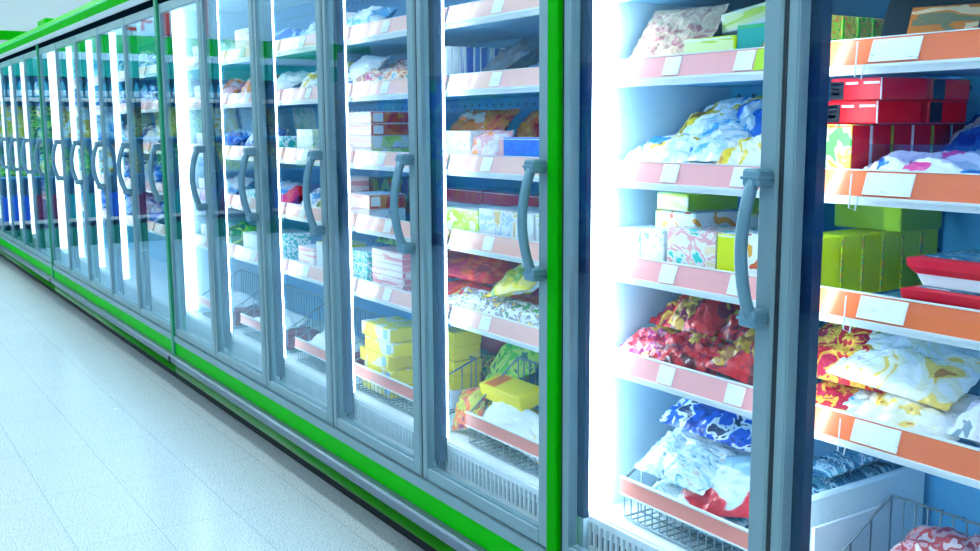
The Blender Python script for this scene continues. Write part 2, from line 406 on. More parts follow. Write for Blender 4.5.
            if k in (-1,):
                xx = dl+.085
                pk = MB().tube([(xx-.006, YS-.006, zr+RH-.005), (xx-.006, YS-.010, zr-RH-.022), (xx+.008, YS-.010, zr-RH-.026), (xx+.012, YS-.009, zr-RH+.0)], .0016, 6)
                pk.build('tag_clip', M_WIREW, sh, base)
        # grille
        g = MB(); gx1, gx0 = dr-.03, dl+.03; zg0, zg1 = DECK-.10, DECK-.004
        g.box(gx0, gx1, .066, .074, zg1-.018, zg1); g.box(gx0, gx1, .066, .074, zg0, zg0+.014)
        n = 28 if k <= 5 else 14
        for i in range(n+1):
            xx = gx0+(gx1-gx0)*i/n; wv = (gx1-gx0)/n*.2
            g.box(max(gx0, xx-wv), min(gx1, xx+wv), .066, .073, zg0+.014, zg1-.018)
        B(g, 'air_grille', M_WHITE)
        B(MB().box(gx0, gx1, .078, .082, zg0, zg1-.01), 'grille_shade_sheet', plain('grille_shadow', (.004, .02, .04), .8, spec=.1))  # dark sheet stands in for the shade behind the slots
    modules.append(root); return root
GREENPOST = .0225
def edges(ks, pil):
    out = []
    for k in ks:
        r = gap(k, pil); l = gap(k+1, pil); out.append([r-.006, l+.006, k])
    return out
# near module: doors 0, -1, -2 ; x measured from its pillar
pc = [-(S0+W+.5*PIL)-PIL*5*0]
def pillar(n): return -(S0+(1+5*n)*W+(n+.5)*PIL)
eA = [[-(S0-2*W)-.006-.03, -(S0-W)+.006, -2], [-(S0-W)-.006, -S0+.006, -1], [-S0-.006, pillar(0)+.028, 0]]
make_module('nearest glass door freezer with orange price rails, cut off by the right edge', eA[0][0]+.05, pillar(0), eA, True)
for n, lab in ((0, 'second glass door freezer from the right, left of the bright green post'),
               (1, 'third freezer along the row, beyond the dark green post'),
               (2, 'farthest freezer of the row, beside the end shelving')):
    ks = list(range(1+5*n, 6+5*n)); e = edges(ks, n+1)
    e[0][0] = pillar(n)-.028; e[-1][1] = pillar(n+1)+.028
    make_module(lab, pillar(n), pillar(n+1), e, False)

def bay(k):
    """right and left inside limits of a bay"""
    if k == 0: return -S0-.03, pillar(0)+.075
    if k == -1: return -(S0-W)-.03, -S0-.0
    n = (k-1)//5; e = edges([k], n+1)[0]
    r = pillar(n)-.06 if (k-1) % 5 == 0 else e[0]-.02
    l = pillar(n+1)+.08 if k % 5 == 0 else e[1]+.02
    return r, l

# ------------------------------------------------------------------ packs
_meshes = {}
def bag_mesh(w, l, t, seed, wr=.012, mats=None, key=None, seal=.07):
    kk = ('bag', w, l, t, seed, key)
    if kk in _meshes: return _meshes[kk]
    mb = MB(); nx, ny = 30, 22
    def P(u, v, sgn):
        e = 1-seal*1.6
        a = max(0, 1-abs(u/e)**3.2) if abs(u) < e else 0
        b_ = max(0, 1-abs(v)**2.6)
        prof = (a**.55)*(b_**.6)
        n1 = noise.noise(Vector((u*1.8+seed*3.1, v*1.8, seed))); n2 = noise.noise(Vector((u*4.2+seed, v*4.2+seed*2, sgn*3)))
        n3 = abs(noise.noise(Vector((u*7+seed, v*6, sgn*5+seed))))
        z = sgn*t*.5*prof*(1+.35*n1+.25*n2)-wr*1.2*n3*prof*sgn+(.25*t*n1+.1*t*n2)*(1-prof)*(.35)
        if abs(u) >= e: z += wr*.15*math.sin(v*22)
        pin = 1-.10*(1-abs(u)**2)*0-.08*(1-a)*0
        return (u*l/2*(1+.03*n2), v*w/2*(1-.12*prof+.04*n1), z)
    for sgn in (1, -1):
        o = len(mb.v)
        for i in range(nx+1):
            for j in range(ny+1): mb.v.append(P(-1+2*i/nx, -1+2*j/ny, sgn))
        for i in range(nx):
            for j in range(ny):
                q = [o+i*(ny+1)+j, o+(i+1)*(ny+1)+j, o+(i+1)*(ny+1)+j+1, o+i*(ny+1)+j+1]
                if sgn < 0: q.reverse()
                mb.f.append(tuple(q)); mb.mi.append(0); mb.sm.append(True)
    me = mb.mesh('bag', mats or [M_WHITE]); _meshes[kk] = me; return me

from mathutils.bvhtree import BVHTree
placed = []
XL0 = pillar(0)+.064
LIM = [None]
def cloud(o):
    vs = []; fs = []
    mt = Matrix.LocRotScale(o.location, o.rotation_euler, None)
    def walk(q, mm):
        if q.type == 'MESH':
            b_ = len(vs); vs.extend(mm @ v.co for v in q.data.vertices); fs.extend(tuple(i+b_ for i in p.vertices) for p in q.data.polygons)
        for ch in q.children: walk(ch, mm @ Matrix.Translation(ch.location))
    walk(o, mt); return vs, fs
def bounds(vs): return [min(v[i] for v in vs) for i in range(3)], [max(v[i] for v in vs) for i in range(3)]
def hits(vs, fs, lo, hi):
    t = None; n = 0
    for (bv, l2, h2) in placed:
        if all(lo[i] < h2[i] and hi[i] > l2[i] for i in range(3)):
            if t is None: t = BVHTree.FromPolygons(vs, fs)
            n += len(t.overlap(bv))
    return n
def remember(o):
    vs, fs = cloud(o); lo, hi = bounds(vs); placed.append((BVHTree.FromPolygons(vs, fs), lo, hi)); return lo, hi
def settle(o, x, y, zs, rx=0, ry=0, rz=0, soft=False, room=True):
    """put the thing on zs; a soft pack is kept inside its shelf and raised or pushed until it lies on its neighbours"""
    best = None
    top = min([s_-.030 for s_ in SURF if s_ > zs+.03]+[2.05])
    if RAILS[0] < zs+.03: top = 2.05
    tries = [(1, 0, 0)] if not soft else [(q, dz, dy) for q in (1, .75, .5, .3) for dz in (0, .008, .016, .025, .035, .05) for dy in (0, .02, .04, -.02)]
    done = False
    for (q, dz, dy) in tries:
        o.rotation_euler = Euler((R(rx*q), R(ry*q), R(rz))); o.location = (0, 0, 0)
        vs, fs = cloud(o); lo, hi = bounds(vs)
        px, py = x, y+dy
        if room and soft:
            if py+hi[1] > .543: py = .543-hi[1]
            if py+lo[1] < .128: py = .128-lo[1]
            if LIM[0]:
                a0, a1, b0, b1 = LIM[0]
                if py+hi[1] > b1: py = b1-hi[1]
                if py+lo[1] < b0: py = b0-lo[1]
                if px+hi[0] > a1: px = a1-hi[0]
                if px+lo[0] < a0: px = a0-lo[0]
            if x < -1.99+.8*0 and x > -2.6 and x+hi[0] > pillar(0)-.052: px = pillar(0)-.052-hi[0]
            if x > -1.99 and px+lo[0] < XL0: px = XL0-lo[0]
        pz = zs-lo[2]+.0006+dz
        lo2 = [lo[0]+px, lo[1]+py, lo[2]+pz]; hi2 = [hi[0]+px, hi[1]+py, hi[2]+pz]
        pen = 0
        if room and soft:
            if hi2[2] > top: pen += 3000*(hi2[2]-top)+5
            if hi2[1] > .547: pen += 2000*(hi2[1]-.547)
        off = Vector((px, py, pz))
        n = hits([v+off for v in vs], fs, lo2, hi2) if soft else 0
        c = min(n, 160)/160*4+(.8 if n else 0)+pen*.2+dz*90+dy*14+(1-q)*4
        if best is None or c < best[0]: best = (c, q, off.copy(), hi2[2])
        if n == 0 and pen == 0: break
    _, q, off, tz = best
    o.rotation_euler = Euler((R(rx*q), R(ry*q), R(rz))); o.location = off
    remember(o); return o, tz
def bag(label, mats, w, l, t, seed, x, y, zs, rx=0, ry=0, rz=0, name='frozen_food_bag', cat='food bag', group=None, wr=.012):
    me = bag_mesh(w, l, t, seed, wr, [mats], mats.name)
    o = bpy.data.objects.new(name, me); COL.objects.link(o); tag(o, label, cat, group)
    return settle(o, x, y, zs, rx, ry, rz, soft=True, room=x > -13)[1]
def carton(label, mats, w, d, h, x, y, zs, rz=0, rx=0, ry=0, name='carton', cat='carton', group=None, patches=(), lid=True):
    """mats: front, right side, top. x,y = centre. patches: (face, u0,u1,v0,v1, material, part name)"""
    mb = MB(); fm, sm_, tm = mats
    mb.box(-w/2, w/2, -d/2, d/2, 0, h, bev=.0022, mis=[2, 2, 0, 0, 1, 1])
    o = bpy.data.objects.new(name, mb.mesh(name, [fm, sm_, tm])); COL.objects.link(o); tag(o, label, cat, group)
    if lid:  # tuck flap edge
        MB().box(-w/2+.004, w/2-.004, -d/2-.0012, -d/2+.003, h-.006, h-.0035).build('tuck_flap', tm, o)
    for (face, u0, u1, v0, v1, mt, nm) in patches:
        q = MB()
        if face == 'f': q.box(-w/2+u0*w, -w/2+u1*w, -d/2-.0011, -d/2+.001, v0*h, v1*h)
        elif face == 's': q.box(w/2-.001, w/2+.0011, -d/2+u0*d, -d/2+u1*d, v0*h, v1*h)
        else: q.box(-w/2+u0*w, -w/2+u1*w, -d/2+v0*d, -d/2+v1*d, h-.001, h+.0011)
        q.build(nm, mt, o)
    return settle(o, x, y, zs, rx, ry, rz)[1]

# inks
WHT = (.80, .84, .88); RED = (.72, .008, .012); DRED = (.35, .004, .01); ORG = (.9, .22, .02); YEL = (.85, .62, .01); GRN = (.04, .42, .03)
LIME = (.48, .68, .01); TEAL = (.01, .36, .33); BLU = (.01, .06, .55); SKY = (.15, .5, .8); NAVY = (.01, .03, .13); PNK = (.85, .3, .36); BRN = (.3, .12, .03); BLK = (.012, .015, .02)
C_WHT = plain('card_white', WHT, .5); C_RED = plain('card_red', (.72, .004, .012), .4); C_REDSIDE = plain('card_red_side_lit', (.8, .003, .008), .5, spec=.1)  # last red has light put into it, for the dim box sides
C_LIME = plain('card_lime', (.66, .78, .0), .4); C_LIMED = plain('card_lime_deep', (.30, .52, .01), .4); C_GRN = plain('card_green', (.06, .5, .02), .4)
C_YEL = plain('card_yellow', (.9, .72, .0), .4); C_BLK = plain('card_black', BLK, .4); C_TEAL = plain('card_teal', TEAL, .4); C_BLU = plain('card_blue', (.01, .1, .6), .4)
C_ORG = plain('card_orange', (.9, .2, .01), .4); C_PNK = plain('card_pink', (.85, .42, .45), .4); C_BURG = plain('card_burgundy', (.22, .01, .05), .4)
P_FOOD = printed('food_photo_print', [(.25, .45, .05), (.85, .55, .1), (.85, .8, .65), (.8, .5, .1)], 28, .4, 0)
P_GREENYEL = printed('garden_photo_print', [(.1, .5, .08), (.7, .8, .4), (.95, .6, .05), (.85, .75, .5)], 22, .4, 0)
P_BURGER = printed('burger_print', [(.05, .55, .03), (.92, .5, .12), (.35, .65, .05), (.85, .25, .06)], 55, .4, 0)
P_PASTEL = printed('pastel_collage_print', [(.05, .6, .55), (.8, .82, .84), (.85, .4, .42), (.86, .80, .78), (.88, .70, .45)], 18, .4, 0, stretch=(1, 1, 1.4))
P_ORGWHT = printed('orange_white_print', [(.85, .4, .05), (.82, .84, .86), (.8, .84, .86), (.7, .12, .02)], 20, .4, 0)
P_SPECK = printed('green_speckled_print', [(.2, .6, .4), WHT, WHT, (.5, .8, .5)], 60, .4, 0, lo=.3, hi=.72)
P_STRIPE = printed('blue_stripe_print', [(.02, .1, .5), (.8, .85, .9), (.05, .25, .7)], 40, .4, 0, stretch=(1, 1, .02))
P_TEALCHK = printed('teal_check_print', [(.02, .5, .5), (.8, .88, .9), (.03, .55, .55)], 45, .4, 0, dist=0)
P_ORED = printed('orange_red_print', [(.75, .01, .0), (.9, .16, .0), (.8, .03, .0), (.9, .3, .02)], 12, .4, 0)
P_PNKLINE = printed('pink_line_print', [(.86, .56, .58), (.86, .74, .74), (.82, .3, .34)], 30, .4, 0, stretch=(.1, .1, 1.5))
B_PIZZA = printed('pink_cream_film', [(.45, .16, .15), (.72, .36, .3), (.85, .62, .42), (.8, .5, .36), (.6, .2, .2)], 34, lo=.3, hi=.7)
B_REDW = printed('white_red_pouch_film', [(.3, .55, .75), (.8, .86, .9), (.7, .82, .9), (.76, .02, .04), (.76, .02, .04)], 5, .25, hi=.6)
B_DARK = printed('dark_navy_film', [(.005, .01, .03), (.01, .04, .1), (.02, .02, .03), (.06, .09, .13)], 20, .45, hi=.8, spec=.12)
B_FLOWER = printed('white_blue_yellow_film', [(.03, .2, .6), (.6, .75, .85), (.82, .86, .9), (.8, .55, .02), (.3, .12, .02)], 13, .2, hi=.7)
B_BLUE = printed('blue_film', [(.01, .08, .55), (.02, .16, .7), (.5, .7, .88), (.82, .88, .92)], 11, .2)
B_SKY = printed('pale_blue_film', [(.1, .4, .75), (.5, .72, .86), (.82, .88, .92), (.86, .9, .94)], 14, .2)
B_YELW = printed('yellow_white_film', [(.82, .86, .9), (.85, .86, .8), (.88, .62, .03), (.7, .35, .02)], 13, .22)
B_VAC = printed('red_vacuum_film', [(.12, .005, .01), (.5, .004, .01), (.66, .01, .015), (.22, .005, .03), (.62, .36, .04), (.35, .14, .03)], 9, .12, .35, 1.0, .34, .62)
B_VACM = printed('magenta_red_vacuum_film', [(.3, .01, .08), (.7, .03, .05), (.78, .3, .35), (.5, .02, .2), (.6, .36, .05)], 9, .12, .35, 1.0, .34, .66)
B_FISH = printed('clear_fish_film', [(.12, .3, .42), (.4, .62, .74), (.62, .78, .86), (.78, .88, .93), (.62, .58, .54)], 20, .1, .6, 2.2, .3, .68, stretch=(1, 2.2, 1), spec=.6)  # pale streaks paint the bluish-white highlights of crumpled film into its colour
B_FISHD = printed('dark_fish_film', [(.01, .05, .12), (.03, .16, .32), (.10, .34, .52), (.5, .72, .84), (.02, .10, .22)], 12, .12, .6, 1.5, .3, .68, stretch=(1, 3, 1), spec=.6)  # film highlights painted in as pale streaks here too
B_BLUWHT = printed('royal_blue_spotted_film', [(.005, .04, .3), (.01, .1, .6), (.75, .82, .88), (.02, .03, .1)], 22, .2)
B_REDBLU = printed('white_blue_red_film', [(.7, .82, .9), (.3, .55, .75), (.8, .86, .9), (.75, .03, .06)], 8, .25)
B_FRIES = printed('red_fries_film', [(.6, .01, .02), (.65, .02, .03), (.85, .5, .06), (.75, .35, .05), (.5, .01, .05)], 26, .2, .3, hi=.6)
B_PASTRY = printed('clear_pastry_film', [(.6, .5, .75), (.84, .86, .88), (.86, .86, .84), (.85, .80, .62), (.85, .58, .12), (.5, .2, .04)], 10, .15, .6, 1.4, .3, .72, spec=.5)
B_LILAC = printed('lilac_clear_film', [(.5, .35, .65), (.75, .7, .85), (.85, .86, .9), (.2, .3, .4)], 16, .15, .35)
B_WPB = printed('white_pink_blue_film', [(.02, .2, .65), (.75, .82, .9), (.84, .88, .92), (.82, .86, .9), (.75, .05, .3)], 13, .2)
B_MEAT = printed('red_meat_film', [(.3, .04, .08), (.55, .3, .35), (.5, .05, .06), (.75, .55, .6)], 22, .12, .3)
B_ORANGE = printed('orange_film', [(.7, .02, .0), (.9, .22, .0), (.95, .4, .02), (.9, .25, .01), (.8, .75, .6)], 9, .2)
B_PNKORG = printed('pink_orange_film', [(.85, .75, .75), (.88, .45, .5), (.92, .3, .04), (.85, .7, .6)], 12, .2)
B_RED = printed('red_film', [(.5, .01, .01), (.8, .01, .01), (.85, .08, .01), (.75, .01, .06)], 7, .25)
B_VEG = printed('white_vegetable_film', [(.1, .4, .15), (.82, .84, .86), (.8, .82, .86), (.3, .3, .4), (.88, .62, .08)], 24, .25)
B_YELLOW = printed('yellow_film', [(.3, .5, .05), (.9, .7, .02), (.9, .76, .2), (.82, .84, .86)], 12, .25)
B_GREEN = printed('green_film', [(.02, .3, .05), (.1, .6, .03), (.5, .75, .1), (.03, .2, .1)], 12, .25)
B_BEIGE = printed('beige_pink_film', [(.2, .45, .6), (.84, .7, .6), (.85, .55, .4), (.5, .15, .05), (.85, .86, .88), (.8, .1, .3)], 20, .25)
B_WHITE = printed('white_paper_film', [(.75, .8, .84), (.82, .86, .9), (.84, .87, .9), (.86, .72, .4)], 12, .4, .3, lo=.3, hi=.78)
B_DGREEN = printed('green_brown_film', [(.05, .2, .05), (.35, .45, .05), (.4, .15, .05), (.02, .06, .03)], 30, .25)
B_STRIPED = printed('red_green_striped_film', [(.25, .01, .05), (.5, .5, .05), (.75, .15, .03), (.3, .02, .1)], 14, .3, stretch=(1, 1, .4))

def basket(label, x0, x1, y0, y1, zf, zback, rail, group='wire baskets on the freezer floor'):
    """sloped wire basket: low front carrying a price rail, high back"""
    c = Vector(((x0+x1)/2, y0, DECK+.001)); root = empty('wire_basket', c); tag(root, label, 'basket', group)
    zb = DECK+.008; g = MB(); r = .0022
    def hz(t): return zf+(zback-zf)*t
    g.tube([(x0, y0, zf), (x0, y1, zback), (x1, y1, zback), (x1, y0, zf), (x0, y0, zf)], .0034, 6)
    g.tube([(x0, y0, zb), (x0, y1, zb), (x1, y1, zb), (x1, y0, zb), (x0, y0, zb)], .003, 6)
    n = 17
    for i in range(n+1):
        x = x0+(x1-x0)*i/n
        g.tube([(x, y0, zf), (x, y0, zb), (x, y1, zb), (x, y1, zback)], r, 4)
    for i in range(1, 4):
        y = y0+(y1-y0)*i/4
        g.tube([(x0, y, hz(i/4)), (x0, y, zb), (x1, y, zb), (x1, y, hz(i/4))], r, 4)
    g.build('wire_frame', M_WIRE, root, c)
    if rail:
        q = MB(); q.prof_x([(y0-.010, zf-.034), (y0-.005, zf-.034), (y0-.003, zf+.004), (y0-.008, zf+.004)], x0-.006, x1+.006)
        q.build('price_rail', plain('salmon_basket_rail', (.86, .27, .21), .35), root, c)
        MB().prof_x([(y0-.011, zf+.004), (y0-.002, zf+.004), (y0-.002, zf+.008), (y0-.011, zf+.008)], x0-.006, x1+.006).prof_x([(y0-.0125, zf-.038), (y0-.0035, zf-.038), (y0-.0035, zf-.034), (y0-.0125, zf-.034)], x0-.006, x1+.006).build('rail_edge', M_WHITE, root, c)
    return root
exec_items = []
#ITEMS
# ------------------------------------------------------------------ helpers for placing packs
def cc(label, mats, pl, pc, yf, d, pt, zs, **kw):
    """carton whose front spans photo pixels pl..pc at depth yf and whose top reaches pixel row pt"""
    py = kw.pop('py', pt)
    x0, x1 = PX(pl, py, yf), PX(pc, py, yf)
    h = at(pc, pt, yf).z-zs if pt is not None else kw.pop('h')
    return carton(label, mats, abs(x1-x0), d, h, (x0+x1)/2, yf+d/2, zs, **kw)
def bg(label, mt, pl, pr, y, zs, w, t, seed, rx=0, ry=0, rz=0, py=200, **kw):
    """bag whose length spans photo pixels pl..pr at depth y"""
    x0, x1 = PX(pl, py, y), PX(pr, py, y)
    return bag(label, mt, w, abs(x1-x0), t, seed, (x0+x1)/2, y, zs, rx, ry, rz, **kw)
S = SURF
# ================================================= rightmost door
n1 = 'rightmost freezer door'
for i in range(8):      # burger boxes on the top shelf, one behind the other
    y = .135+i*.047
    carton('small burger box in the top shelf row, %s, %s' % (['nearest the glass', 'second from the glass', 'third from the glass', 'fourth from the glass', 'fifth from the glass', 'third from the back', 'second from the back', 'at the back'][i], n1),
           [P_BURGER, P_BURGER, C_WHT], .13, .045, .088, PX(824, 20, .13)-.065, y+.0225, S[1], group='burger boxes on the top shelf', patches=[('s', .06, .2, .1, .95, C_GRN, 'green_edge')])
o = empty('ready_meal_tray', (0, 0, 0)); tag(o, 'black meal tray with orange label on the top shelf, rightmost freezer door', 'meal tray')
MB().box(-.10, .10, -.065, .065, 0, .03, bev=.012).box(-.108, .108, -.073, .073, .028, .036, bev=.003).build('tray', C_BLK, o)
MB().box(-.06, .06, -.035, .035, .0362, .0375).build('orange_label', printed('orange_label_print', [(.85, .6, .35), (.7, .2, .02), (.2, .2, .1)], 14, .4, 0, stretch=(1, 3, 1)), o)
settle(o, PX(948, 10, .27), .27, S[1], 52, 0, 22)
bg('dark bag slumped behind the black meal tray, top shelf, rightmost freezer door', B_DARK, 955, 1010, .42, S[1], .16, .08, 3, 40)
# second shelf
xs = PX(851, 140, .14)
for i in range(6):
    w_ = .10
    carton('red upright carton standing under flat red boxes, %s' % ['nearest the glass', 'second from the glass', 'third from the glass', 'fourth from the glass', 'fifth from the glass', 'at the back'][i],
           [P_GREENYEL if i == 0 else C_RED, C_RED, C_RED], w_, .064, .118, xs-w_/2, .14+.033+i*.0655, S[2], group='red upright cartons on the second shelf', patches=[('s', .86, .97, .02, .98, C_LIMED if i % 2 else C_WHT, 'spine_stripe')])
zt = S[2]+.1192
for i, (pl, pc, yf, d, hh) in enumerate([(826, 878, .155, .135, .043), (829, 881, .165, .14, .043)]):
    lab = ['lower flat red box with black panel on red upright cartons, rightmost door', 'upper flat red box with black panel on its stack, rightmost door'][i]
    x0, x1 = PX(pl, 110, yf), PX(pc, 110, yf)
    zt = carton(lab, [C_RED, C_REDSIDE, C_RED], x1-x0, d, hh, (x0+x1)/2, yf+d/2, zt, patches=[
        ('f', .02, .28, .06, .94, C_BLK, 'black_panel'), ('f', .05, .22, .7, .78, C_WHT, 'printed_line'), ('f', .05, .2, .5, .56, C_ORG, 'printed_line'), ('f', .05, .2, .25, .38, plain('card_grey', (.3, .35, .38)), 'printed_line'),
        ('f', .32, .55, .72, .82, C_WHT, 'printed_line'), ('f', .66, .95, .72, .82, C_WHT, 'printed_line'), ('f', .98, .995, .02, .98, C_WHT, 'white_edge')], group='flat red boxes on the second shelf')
zt = S[2]+.1192
for i in range(2):
    x1 = PX(881, 110, .165)
    zt = carton(['lower flat red box behind the front stack with black panel on its side, rightmost door', 'upper flat dark red box behind the front stack, rightmost door'][i], [C_RED, C_REDSIDE, C_RED], .13, .13, .043, x1-.065, .312+.065+i*.006, zt,
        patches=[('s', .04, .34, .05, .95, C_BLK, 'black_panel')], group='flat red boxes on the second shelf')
pl = MB().box(PX(869, 150, .15), PX(1015, 150, .15), .15, .153, S[2]+.0005, S[2]+.082)
tag(pl.build('shelf_divider', M_ACRYL), 'clear lilac plastic divider behind white bag, second shelf, rightmost freezer door', 'shelf divider')
bg('white, pink and blue bag lying before the clear divider, rightmost freezer door', B_WPB, 857, 972, .138, S[2]+.006, .10, .055, 5, 22, py=160)
z = bg('white and red bag at the right end of second shelf, rightmost freezer door', B_REDBLU, 962, 1020, .25, S[2], .17, .06, 6, 28)
bg('blue-white bag propped up behind the divider, second shelf, rightmost door', B_BLUE, 948, 1010, .40, S[2]+.03, .19, .06, 7, 32)
# third shelf : lime cartons
xr = PX(819, 260, .135)
for i in range(6):
    carton('upright lime carton in the third shelf row, %s, rightmost door' % ['nearest the glass', 'second from the glass', 'third from the glass', 'fourth from the glass', 'fifth from the glass', 'at the back'][i],
           [C_LIME, C_LIME, C_LIME], .08, .064, .127, xr-.04, .135+.033+i*.066, S[3], group='lime cartons on the third shelf', patches=[('s', .02, .09, .05, .95, printed('red_script_print', [(.5, .68, 0), (.7, .25, .02), (.1, .5, .1), (.5, .68, 0)], 60, .4, 0), 'printed_spine')])
carton('flat green box lying on top of the upright lime cartons, rightmost door', [C_LIMED, C_LIMED, C_LIMED], .165, .145, .062, PX(901, 215, .34)-.0825, .34+.0725, S[3]+.1285)
for i in range(2):
    o = empty('ready_meal_tray', (0, 0, 0)); tag(o, ['lower red-rimmed white meal tray at right of the lime cartons', 'upper red-rimmed white meal tray at right of the lime cartons'][i], 'meal tray', 'red and white meal trays on the third shelf')
    mb = MB(); L, D_ = .17, .085
    prof = [(1.0, .034), (.86, .0)]
    vs_ = []
    for (sc_, z_) in ((.90, 0), (1, .034)):
        vs_ += [(-L*sc_, -D_*sc_, z_), (L*sc_, -D_*sc_, z_), (L*sc_, D_*sc_, z_), (-L*sc_, D_*sc_, z_)]
    mb.add(vs_, [(0, 3, 2, 1), (4, 5, 6, 7), (0, 1, 5, 4), (1, 2, 6, 5), (2, 3, 7, 6), (3, 0, 4, 7)]); mb.build('tray', C_WHT, o)
    mb = MB(); vs_ = []
    for (sc_, z_) in ((.965, .022), (1.045, .034), (1.06, .050), (.97, .053)):
        vs_ += [(-L*sc_, -D_*sc_*1.02, z_), (L*sc_, -D_*sc_*1.02, z_), (L*sc_, D_*sc_*1.02, z_), (-L*sc_, D_*sc_*1.02, z_)]
    fs = [(3, 2, 1, 0), (12, 13, 14, 15)]
    for q in range(3):
        for e_ in range(4): fs.append((q*4+e_, q*4+(e_+1) % 4, q*4+4+(e_+1) % 4, q*4+4+e_))
    mb.add(vs_, fs); mb.build('red_rim', plain('tray_red', (.75, .01, .03), .3), o)
    MB().box(-L*.9, L*.9, -D_*.9, D_*.9, .0535, .056, bev=.002).build('film_lid', B_FISHD, o)
    settle(o, PX(906+3*i, 300, .17)+.185, .235+.004*i, S[3]+i*.0575)
bg('flat clear sleeve with green edge before the lime cartons, rightmost door', printed('clear_sleeve', [(.1, .4, .2), (.7, .85, .8), (.75, .88, .85), (.5, .3, .5)], 16, .15), 823, 892, .128, S[3]+.012, .036, .012, 9, 12, py=285)
# fourth shelf
bg('red bag of fries lying lowest at left, fourth shelf, rightmost freezer door', B_FRIES, 800, 862, .17, S[4], .13, .05, 11, 18, py=380)
bg('red bag of fries on top at left, fourth shelf, rightmost freezer door', B_FRIES, 806, 915, .27, S[4]+.055, .21, .07, 12, 26, py=340)
bg('red bag at the back of the fourth shelf, rightmost freezer door', B_RED, 870, 925, .42, S[4]+.03, .16, .08, 13, 35, py=330)
bg('clear crumpled bag edge beside the pastry packs, fourth shelf, rightmost door', B_SKY, 838, 880, .16, S[4]+.012, .11, .03, 14, 24, py=385)
bg('clear front bag of golden pastries by the orange price rail', B_PASTRY, 853, 962, .16, S[4]+.012, .15, .06, 15, 24, py=410)
bg('clear upper tray bag of golden pastries with lilac rim', B_PASTRY, 862, 985, .27, S[4]+.075, .20, .055, 16, 26, ry=4, py=365)
bg('lilac clear bag at right behind the pastry tray, fourth shelf', B_LILAC, 925, 1000, .42, S[4]+.08, .17, .06, 17, 30, py=340)
bg('clear bag at the right edge of fourth shelf, rightmost freezer door', B_LILAC, 958, 1030, .17, S[4]+.012, .15, .07, 18, 24, py=420)
# bottom
zb = DECK+.001
xp = at(808, 500, .13)
hp = xp.z-zb
carton('box of flat blue fish packs standing behind the white foam panel', [B_FISHD, B_FISHD, B_FISHD],   .07, .36, hp*.62, xp.x-.062, .33, zb, name='frozen_fish_box', cat='box', lid=False)
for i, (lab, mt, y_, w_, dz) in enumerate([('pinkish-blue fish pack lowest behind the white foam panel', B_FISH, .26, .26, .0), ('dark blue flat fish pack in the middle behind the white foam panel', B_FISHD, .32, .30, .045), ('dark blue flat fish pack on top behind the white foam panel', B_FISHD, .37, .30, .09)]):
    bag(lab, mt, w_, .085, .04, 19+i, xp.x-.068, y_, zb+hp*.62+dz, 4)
o = empty('foam_box', (0, 0, 0)); tag(o, 'white foam box with raised panel behind the nearest wire basket', 'foam box')
MB().box(-.02, .0, -.19, .21, 0, hp, bev=.006).build('side_panel', plain('white_foam', (.72, .84, .88), .7, bump=.5, bscale=60), o)
MB().box(.0005, .006, -.18, .12, .0, hp*.72, bev=.003).build('raised_panel', C_WHT, o)
settle(o, xp.x, .325, zb)
c1 = at(892, 495, .40)
basket('wire basket at bottom right holding a bag of red meat', c1.x, c1.x+.5, .13, .40, c1.z-.15, c1.z, False)
bag('clear bag of red meat in the nearest wire basket, bottom right', B_MEAT, .20, .32, .16, 23, c1.x+.27, .25, zb+.014, 14)

# ================================================= second door from the right
n2 = 'second door from right'
bg('pink and cream pizza pouch leaning on the top shelf, second door from right', B_PIZZA, 616, 676, .20, S[1], .205, .03, 31, 66, rz=10, ry=0, py=40, name='pizza_pouch')
bg('dark pouch behind the cream pizza pouch, top shelf, second door', B_DARK, 664, 708, .32, S[1], .20, .04, 32, 64, rz=8, py=30)
bg('dark film bag behind the lime box at left, top shelf, second door', B_DARK, 690, 745, .42, S[1], .19, .07, 33, 60, py=20)
bg('dark film bag at the top right corner, second door from right', B_DARK, 728, 800, .44, S[1]+.02, .18, .08, 34, 60, py=10)
cc('long pale lime box on the price rail, top shelf, second door', [printed('lime_white_print', [(.5, .7, .05), (.75, .85, .4), (.84, .88, .8), (.6, .78, .2)], 8, .4, 0, stretch=(.3, 1, 3)), C_LIME, C_WHT], 684, 733, .14, .09, 35, S[1])
cc('bright lime and white box tilted above the teal box, second door', [printed('lime_white_print', [], 8), C_LIME, C_WHT], 722, 790, .26, .10, None, S[1]+.085, h=.045, py=20, ry=-7)
cc('teal green carton right of the long lime box, second door', [C_TEAL, C_TEAL, C_GRN], 737, 772, .15, .10, 22, S[1])
cc('narrow green carton between lime box and teal carton, second door', [C_GRN, C_GRN, C_LIME], 733, 736.6, .15, .10, 44, S[1])
bg('green and brown round pack beside the teal carton, second door', B_DGREEN, 757, 790, .137, S[1]+.002, .09, .04, 35, 60, py=40)
# second shelf : flower bags
bg('white and blue bag with yellow flowers leaning at the back, second door', B_FLOWER, 662, 752, .36, S[2]+.055, .20, .09, 41, 38, ry=-9, py=120)
bg('white and yellow bag lying front left, second shelf, second door', B_FLOWER, 628, 704, .20, S[2], .15, .075, 42, 26, py=150)
bg('pale blue bag lying front middle, second shelf, second door', B_SKY, 690, 738, .15, S[2]+.004, .10, .05, 43, 26, py=160)
bg('pale blue bag behind the front middle bag, second shelf, second door', B_SKY, 690, 765, .28, S[2]+.04, .15, .07, 44, 30, py=140)
bg('white and yellow bag front right by the handle bracket, second door', B_YELW, 718, 785, .155, S[2]+.004, .11, .075, 45, 28, py=155)
bg('royal blue bag at right in the flower bag pile, second door', B_BLUE, 735, 800, .34, S[2]+.06, .18, .08, 46, 36, ry=-6, py=120)
